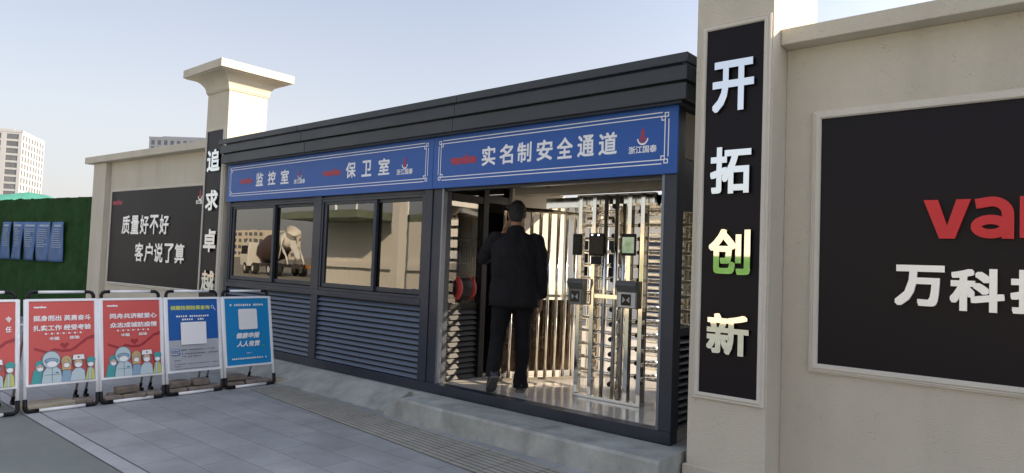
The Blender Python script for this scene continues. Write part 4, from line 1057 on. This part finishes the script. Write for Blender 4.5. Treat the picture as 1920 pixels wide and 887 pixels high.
for i, (a, b) in enumerate(((7, 25.5), (28, 47.5), (50, 71), (74.5, 97.5), (100.5, 124))):
    s1, s0 = fence_s(a), fence_s(b)
    t = thing('notice_sheet', f_at((s0 + s1) / 2) + Z * 1.15, LBL[i], 'notice', 'five blue notice sheets on the turf fence')
    mb = MB(); n = 14; rg2 = random.Random(i)
    ph = .4 + .25 * i
    def q(u, v, e=0):
        sway = .02 * math.sin(ph + v * 3.0)
        curl = .03 + .02 * math.sin(ph * 5 + u * 4 + v * 3)
        return f_at(s1 + (s0 - s1) * u + sway * .6) + fn * (curl + e + .02) + Z * (1.16 + .78 * v)
    for k in range(n + 1):
        for j in range(7): mb.v.append(tuple(q(j / 6, k / n)))
    for k in range(n):
        for j in range(6): mb.face((k * 7 + j, k * 7 + j + 1, (k + 1) * 7 + j + 1, (k + 1) * 7 + j))
    o = mb.build('sheet', M_flag, t, smooth_all=True, fixn=False); sm = o.modifiers.new('thickness', 'SOLIDIFY'); sm.thickness = .004
    mb = MB()
    def strip(u0, u1, v0, v1):
        m_ = 6
        for k in range(m_):
            a0, a1 = u0 + (u1 - u0) * k / m_, u0 + (u1 - u0) * (k + 1) / m_
            mb.add([q(a0, v0, .006), q(a1, v0, .006), q(a1, v1, .006), q(a0, v1, .006)], [(0, 1, 2, 3)])
    strip(.18, .85, .88, .93)
    for k in range(9): strip(.14, rg2.uniform(.6, .86), .80 - k * .055, .815 - k * .055)
    mb.build('lettering', M_flagtx, t, fixn=False)
o = MB().tube([f_at(fence_s(1.5)) + fn * .12 + Z * .0, f_at(fence_s(1.5)) + fn * .12 + Z * 2.08], .04, 10).build('white_post', M_whitep, None)
tag(o, 'white post standing against the turf fence at the left edge of the picture', 'post')
# netted heap behind the fence
M_net = mat('dust_net', (.05, .22, .18), .8, var=.25, vscale=.8, bump=.5, bscale=6)
mb = MB(); n1, n2_ = 40, 14
for i in range(n1 + 1):
    for j in range(n2_ + 1):
        x = -80 + 41 * i / n1; y = 0 + 14 * j / n2_
        prof_ = math.sin(math.pi * j / n2_) ** .6 if 0 < j < n2_ else 0
        side = min(1, (i / n1) / .1, (1 - i / n1) / .06)
        z = prof_ * side * (4.45 + noise.noise(Vector((x * .12, y * .2, 0))) * .5 + noise.noise(Vector((x * .6, y * .6, 3))) * .2)
        mb.v.append((x, y, z - .05))
for i in range(n1):
    for j in range(n2_):
        a = i * (n2_ + 1) + j; mb.face((a, a + 1, a + n2_ + 2, a + n2_ + 1))
o = mb.build('netted_heap', M_net, None, smooth_all=True); tag(o, 'long heap under teal dust netting behind the turf fence', 'netted heap')

# ================================================================== FAR TOWERS
M_tow = mat('tower_stone', (.40, .41, .43), .8, var=.04, vscale=.05)
M_towgl = mat('tower_glass', (.12, .125, .14), .12, var=.25, vscale=.15, spec=.9)
def tower(P0, da, La, db, Lb, H, floors, na, nb, label):
    """P0: near corner; faces run along da (La) and db (Lb) away from it"""
    da, db = Vector((*da, 0)).normalized(), Vector((*db, 0)).normalized(); P0 = Vector((*P0, 0))
    t = thing('tower_block', P0 + da * La / 2 + db * Lb / 2, label, 'tower', 'pale office towers on the skyline')
    mb = MB(); q = [P0, P0 + da * La, P0 + da * La + db * Lb, P0 + db * Lb]
    mb.prism(q, (0, 0, H - 1.2)); mb.build('wall', M_tow, t)
    fh = (H - 2) / floors
    # relief of piers and floor bands
    g = MB()
    na_, nb_ = da.cross(Z), db.cross(Z)
    if na_.dot(db) > 0: na_ = -na_
    if nb_.dot(da) > 0: nb_ = -nb_
    def slab(o, d, nrm, a, b, z0, z1, e0, e1):
        p = [o + d * a + nrm * e0, o + d * b + nrm * e0, o + d * b + nrm * e1, o + d * a + nrm * e1]
        return [x + Z * z0 for x in p], Z * (z1 - z0)
    for o_, d, nrm, L, n, pw in ((P0, da, na_, La, na, .85), (P0, db, nb_, Lb, nb, 1.1)):
        for k in range(n + 1):
            c_ = L * k / n
            g.prism(*slab(o_, d, nrm, max(c_ - pw, -.3), min(c_ + pw, L + .3), 0, H - .2, .02, .32))
        for f_ in range(floors + 1):
            z = f_ * fh
            g.prism(*slab(o_, d, nrm, -.28, L + .28, z, z + 1.0, .03, .28))
        g.prism(*slab(o_, d, nrm, -.4, L + .4, H - 1.1, H, .01, .4))
    g.build('facade_relief', M_tow, t)
    cnt = 0
    for o_, d, nrm, L, n in ((P0, da, na_, La, na), (P0, db, nb_, Lb, nb)):
        for f_ in range(floors - 1, -1, -1):
            if f_ < floors - 11: break
            for k in range(n):
                if cnt >= 100: break
                m2 = MB(); m2.prism(*slab(o_, d, nrm, L * k / n + .5, L * (k + 1) / n - .5, f_ * fh + 1.0, (f_ + 1) * fh, .01, .12))
                m2.build('window', M_towgl, t); cnt += 1
    # remaining openings further down the shaft, as one part
    m2 = MB(); c2 = 0; seen = 0
    for o_, d, nrm, L, n in ((P0, da, na_, La, na), (P0, db, nb_, Lb, nb)):
        for f_ in range(floors - 1, -1, -1):
            for k in range(n):
                m_in = f_ >= floors - 11
                if m_in and seen < 100: seen += 1; continue
                m2.prism(*slab(o_, d, nrm, L * k / n + .5, L * (k + 1) / n - .5, f_ * fh + 1.0, (f_ + 1) * fh, .01, .12)); c2 += 1
    if c2: m2.build('other_windows', M_towgl, t)['kind'] = 'stuff'
    MB().prism([p + (P0 + da * La / 2 + db * Lb / 2 - p) * .25 + Z * (H - 1.2) for p in q], (0, 0, 2.2)).build('roof_plant', M_tow, t)
    return t
tower((-392.5, 88.8), (-.863, .506), 33, (-.506, -.863), 36, 58.2, 16, 8, 5, 'pale gridded office tower rising above the turf fence at the left edge')
tower((-418, 158), (.77, .64), 46, (-.64, .77), 22, 69.5, 18, 12, 5, 'distant pale tower whose top just shows above the left wall coping')

# ================================================================== ACROSS THE STREET (seen in the glass and steel)
M_beige = mat('beige_render', (.56, .50, .40), .85, var=.08, vscale=.8)
M_whitewall = mat('white_render', (.72, .69, .63), .8, var=.05, vscale=.6)
M_greenroof = mat('green_sheet_roof', (.15, .18, .13), .6, var=.15)
M_hedge2 = mat('turf_hoarding', (.06, .15, .035), .9, var=.25, vscale=4, bump=.6, bscale=40)
t = thing('street_wall', (0, -14.2, 0), 'sunlit beige wall across the street', 'wall')
MB().box(-8.5, 14, -14.4, -14.1, 0, 2.75).build('wall_body', M_beige, t); MB().box(-8.6, 14.1, -14.5, -14.0, 2.752, 2.86).build('coping', M_beige, t)
o = MB().box(-6.2, 1.2, -14.09, -13.98, .75, 1.9).build('turf_panel', M_hedge2, None, bevel=.02); tag(o, 'green turf panel hung on the beige wall across the street', 'turf panel')
t = thing('site_hall', (-16, -13.6, 0), 'white open-fronted hall with green canopy across the street', 'hall')
MB().box(-21.8, -9.2, -13.9, -13.6, 0, 3.05).build('wall_body', M_whitewall, t)
MB().box(-21.9, -16.4, -13.95, -11.2, 3.052, 3.35).build('canopy', M_greenroof, t)
MB().box(-22, -12, -13.595, -13.4, 1.05, 1.3).build('ledge', M_whitewall, t)
MB().box(-16.38, -9.15, -13.92, -13.57, 3.052, 3.35).build('coping', M_greenroof, t)
for x in (-13.23, ): MB().box(x - .19, x + .19, -10.8, -10.45, 0, 5.2).build('column', M_whitewall, t)
for i, (x, y, ln) in enumerate(((-44.6, -30, 0), (-42.1, -30, .5), (-35.25, -30, 0))):
    t = thing('street_lamp', (x, y, 0), ('white lamp post behind the hall, leftmost of three', 'leaning white lamp post behind the hall, middle of three', 'white lamp post behind the hall, rightmost of three')[i], 'lamp post', 'lamp posts behind the hall')
    MB().tube([(x, y, 0), (x + ln, y, 9)], [.11, .08], 10).build('pole', M_whitep, t)
    MB().tube([(x + ln, y, 8.95), (x + ln + 1.1, y, 9.2)], .04, 8).build('lamp_arm', M_whitep, t)
    MB().obox((x + ln + 1.3, y, 9.2), .3, .1, .05).build('lamp_head', M_whitep, t, bevel=.01)
# concrete mixer truck
M_truckw = mat('truck_white', (.62, .60, .55), .4, var=.05); M_truckg = mat('truck_dark', (.05, .04, .04), .5, var=.1); M_tyre = mat('tyre', (.02, .02, .02), .85)
M_drum = mat('drum_dark', (.07, .045, .045), .5, var=.15); M_orange = mat('orange_paint', (.5, .2, .04), .5)
t = thing('mixer_truck', (0, 0, 0), 'concrete mixer truck with dark drum and pale hopper parked across the street', 'truck')
MB().box(-4.2, 4.0, -.5, .5, .75, 1.0).build('chassis', M_truckg, t)
cb = MB(); cb.prism([(-5.0, -1.2, .7), (-3.2, -1.2, .7), (-3.2, -1.2, 2.75), (-4.7, -1.2, 2.75), (-5.0, -1.2, 1.9)], (0, 2.4, 0)); cab = cb.build('cab', M_truckw, t, bevel=.05)
MB().box(-4.9, -3.35, -1.215, 1.215, 1.75, 2.5).build('cab_window', M_blackgl, cab); MB().box(-5.03, -4.99, -1.1, 1.1, .75, 1.85).build('grille', M_truckg, cab)
dr = MB(); dax = Vector((1, 0, .27)).normalized()
pts = [Vector((-2.8, 0, 1.75)) + dax * s for s in (0, .15, 1.2, 2.6, 3.6, 4.3, 4.4)]
dr.tube(pts, [.5, .75, 1.12, 1.15, .95, .72, .7], 24); dr.build('drum', M_drum, t)
MB().tube([Vector((-2.8, 0, 1.75)) + dax * 4.42, Vector((-2.8, 0, 1.75)) + dax * 5.4], [.82, .52], 24).build('drum_cone', M_truckw, t)
mb = MB(); mb.tube([(2.3, 0, 3.3), (2.75, 0, 3.75)], [.35, .62], 20, caps=False); mb.tube([(2.75, 0, 3.75), (2.3, 0, 3.3)], [.58, .32], 20, caps=False); mb.build('hopper', M_truckw, t)
for y in (-.7, .7):
    MB().tube([(1.6, y, 1.0), (2.5, y, 3.2)], .07, 8).tube([(3.6, y, 1.0), (2.5, y, 2.4)], .07, 8).build('hopper_brace', M_truckw, t)
MB().prism([(2.6, -.3, 2.9), (3.9, -.2, 1.5), (3.9, .2, 1.5), (2.6, .3, 2.9)], (.03, 0, .08)).build('chute', M_truckw, t)
MB().tube([(-1.6, -1.25, .8), (-1.6, -1.25, 2.1), (-.9, -1.25, 2.1)], .04, 8).tube([(-.9, -1.25, 2.1), (-.9, -1.25, .8)], .04, 8).build('ladder', M_truckw, t)
MB().box(2.9, 3.7, -1.25, -1.1, .7, .95).build('side_marker', M_orange, t)
for x in (-4.0, -2.2, 1.2, 2.6):
    for y in (-1.05, 1.05):
        wh_ = MB().lathe((x, y, .52), [(.5, -.16), (.52, -.12), (.52, .12), (.5, .16)], 22, 'y').build('wheel', M_tyre, t); MB().lathe((x, y, .52), [(.27, -.17), (.27, .17)], 16, 'y').build('rim', M_truckw, wh_)
t.location = (-40.2, -22, 0); t.rotation_euler = (0, 0, R(8)); t.scale = (.88, .88, .86)
t = thing('scaffold_screen', (-36, -24.5, 0), 'tall green site screen with posts beyond the mixer truck', 'screen')
MB().box(-41.5, -30.5, -26.1, -26.0, 0, 3.3).build('mesh_panel', M_greenroof, t)
for x in (-41, -39, -37, -35, -33, -31): MB().box(x - .08, x + .08, -25.99, -25.85, 0, 3.5).build('post', M_truckg, t)
t = thing('apartment_block', (-309, -172, 0), 'long beige apartment block far across the street', 'building')
MB().box(-325, -294, -184, -164.5, 0, 13.6).build('wall', M_beige, t)
for f_ in range(4):
    for k in range(6): MB().box(-323 + k * 4.9, -320.4 + k * 4.9, -164.48, -164.4, 1.4 + f_ * 3.1, 3.1 + f_ * 3.1).build('window', M_towgl, t)
    for k in range(3): MB().box(-293.98, -293.9, -182 + k * 5.5, -179 + k * 5.5, 1.4 + f_ * 3.1, 3.1 + f_ * 3.1).build('window', M_towgl, t)

# ================================================================== SITE YARD BEHIND THE BOOTH (seen through the turnstiles)
M_yard = mat('yard_concrete', (.38, .35, .30), .9, var=.15, vscale=.8)
sheet('site_yard', -14, 14, 2.4, 30, .004, M_yard)
t = thing('site_cabin', (-6, 13, 0), 'white site cabin in the yard beyond the turnstiles', 'cabin')
MB().box(-9, -2.5, 11, 14, .1, 2.9).build('wall', M_whitewall, t); MB().box(-9.2, -2.3, 10.8, 14.2, 2.9, 3.05).build('roof', M_greenroof, t)
for x in (-8, -5.6): MB().box(x, x + 1.3, 10.96, 10.998, 1.2, 2.2).build('window', M_blackgl, t)
MB().box(-3.9, -3.0, 10.96, 10.998, .15, 2.2).build('door', M_dark, t)
t = thing('sun_block_box', (3.26, 1.8, 0), 'added pale box blocking the sun outside the right end of the booth', 'cabinet')  # added box, keeps sun from shining in through the end panes
MB().box(2.92, 3.6, .95, 2.55, .05, 2.55).build('sun_block_body', M_whitewall, t, bevel=.01); MB().box(2.9, 3.62, .93, 2.57, 2.552, 2.6).build('sun_block_top', M_beam, t)
MB().box(2.9, 2.918, 1.0, 1.72, .2, 2.4).build('door', M_whitewall, t, bevel=.004); MB().box(2.9, 2.918, 1.74, 2.48, .2, 2.4).build('door', M_whitewall, t, bevel=.004)  # door leaves are only dressing on the added sun blocker
t = thing('yard_wall', (2, 16, 0), 'white boundary wall at the back of the yard', 'wall')
MB().box(-2.2, 12, 16, 16.2, 0, 2.4).build('wall_body', M_whitewall, t); MB().box(-2.25, 12, 15.95, 16.25, 2.402, 2.5).build('coping', M_beige, t)
o = MB().obox((-.2, 9.0, .4), .9, .25, .4).build('grass_planter', mat('fresh_grass', (.11, .22, .035), .9, var=.3, vscale=8, bump=.8, bscale=60), None, bevel=.05); tag(o, 'low bright green planted strip in the yard behind the turnstiles', 'planter')
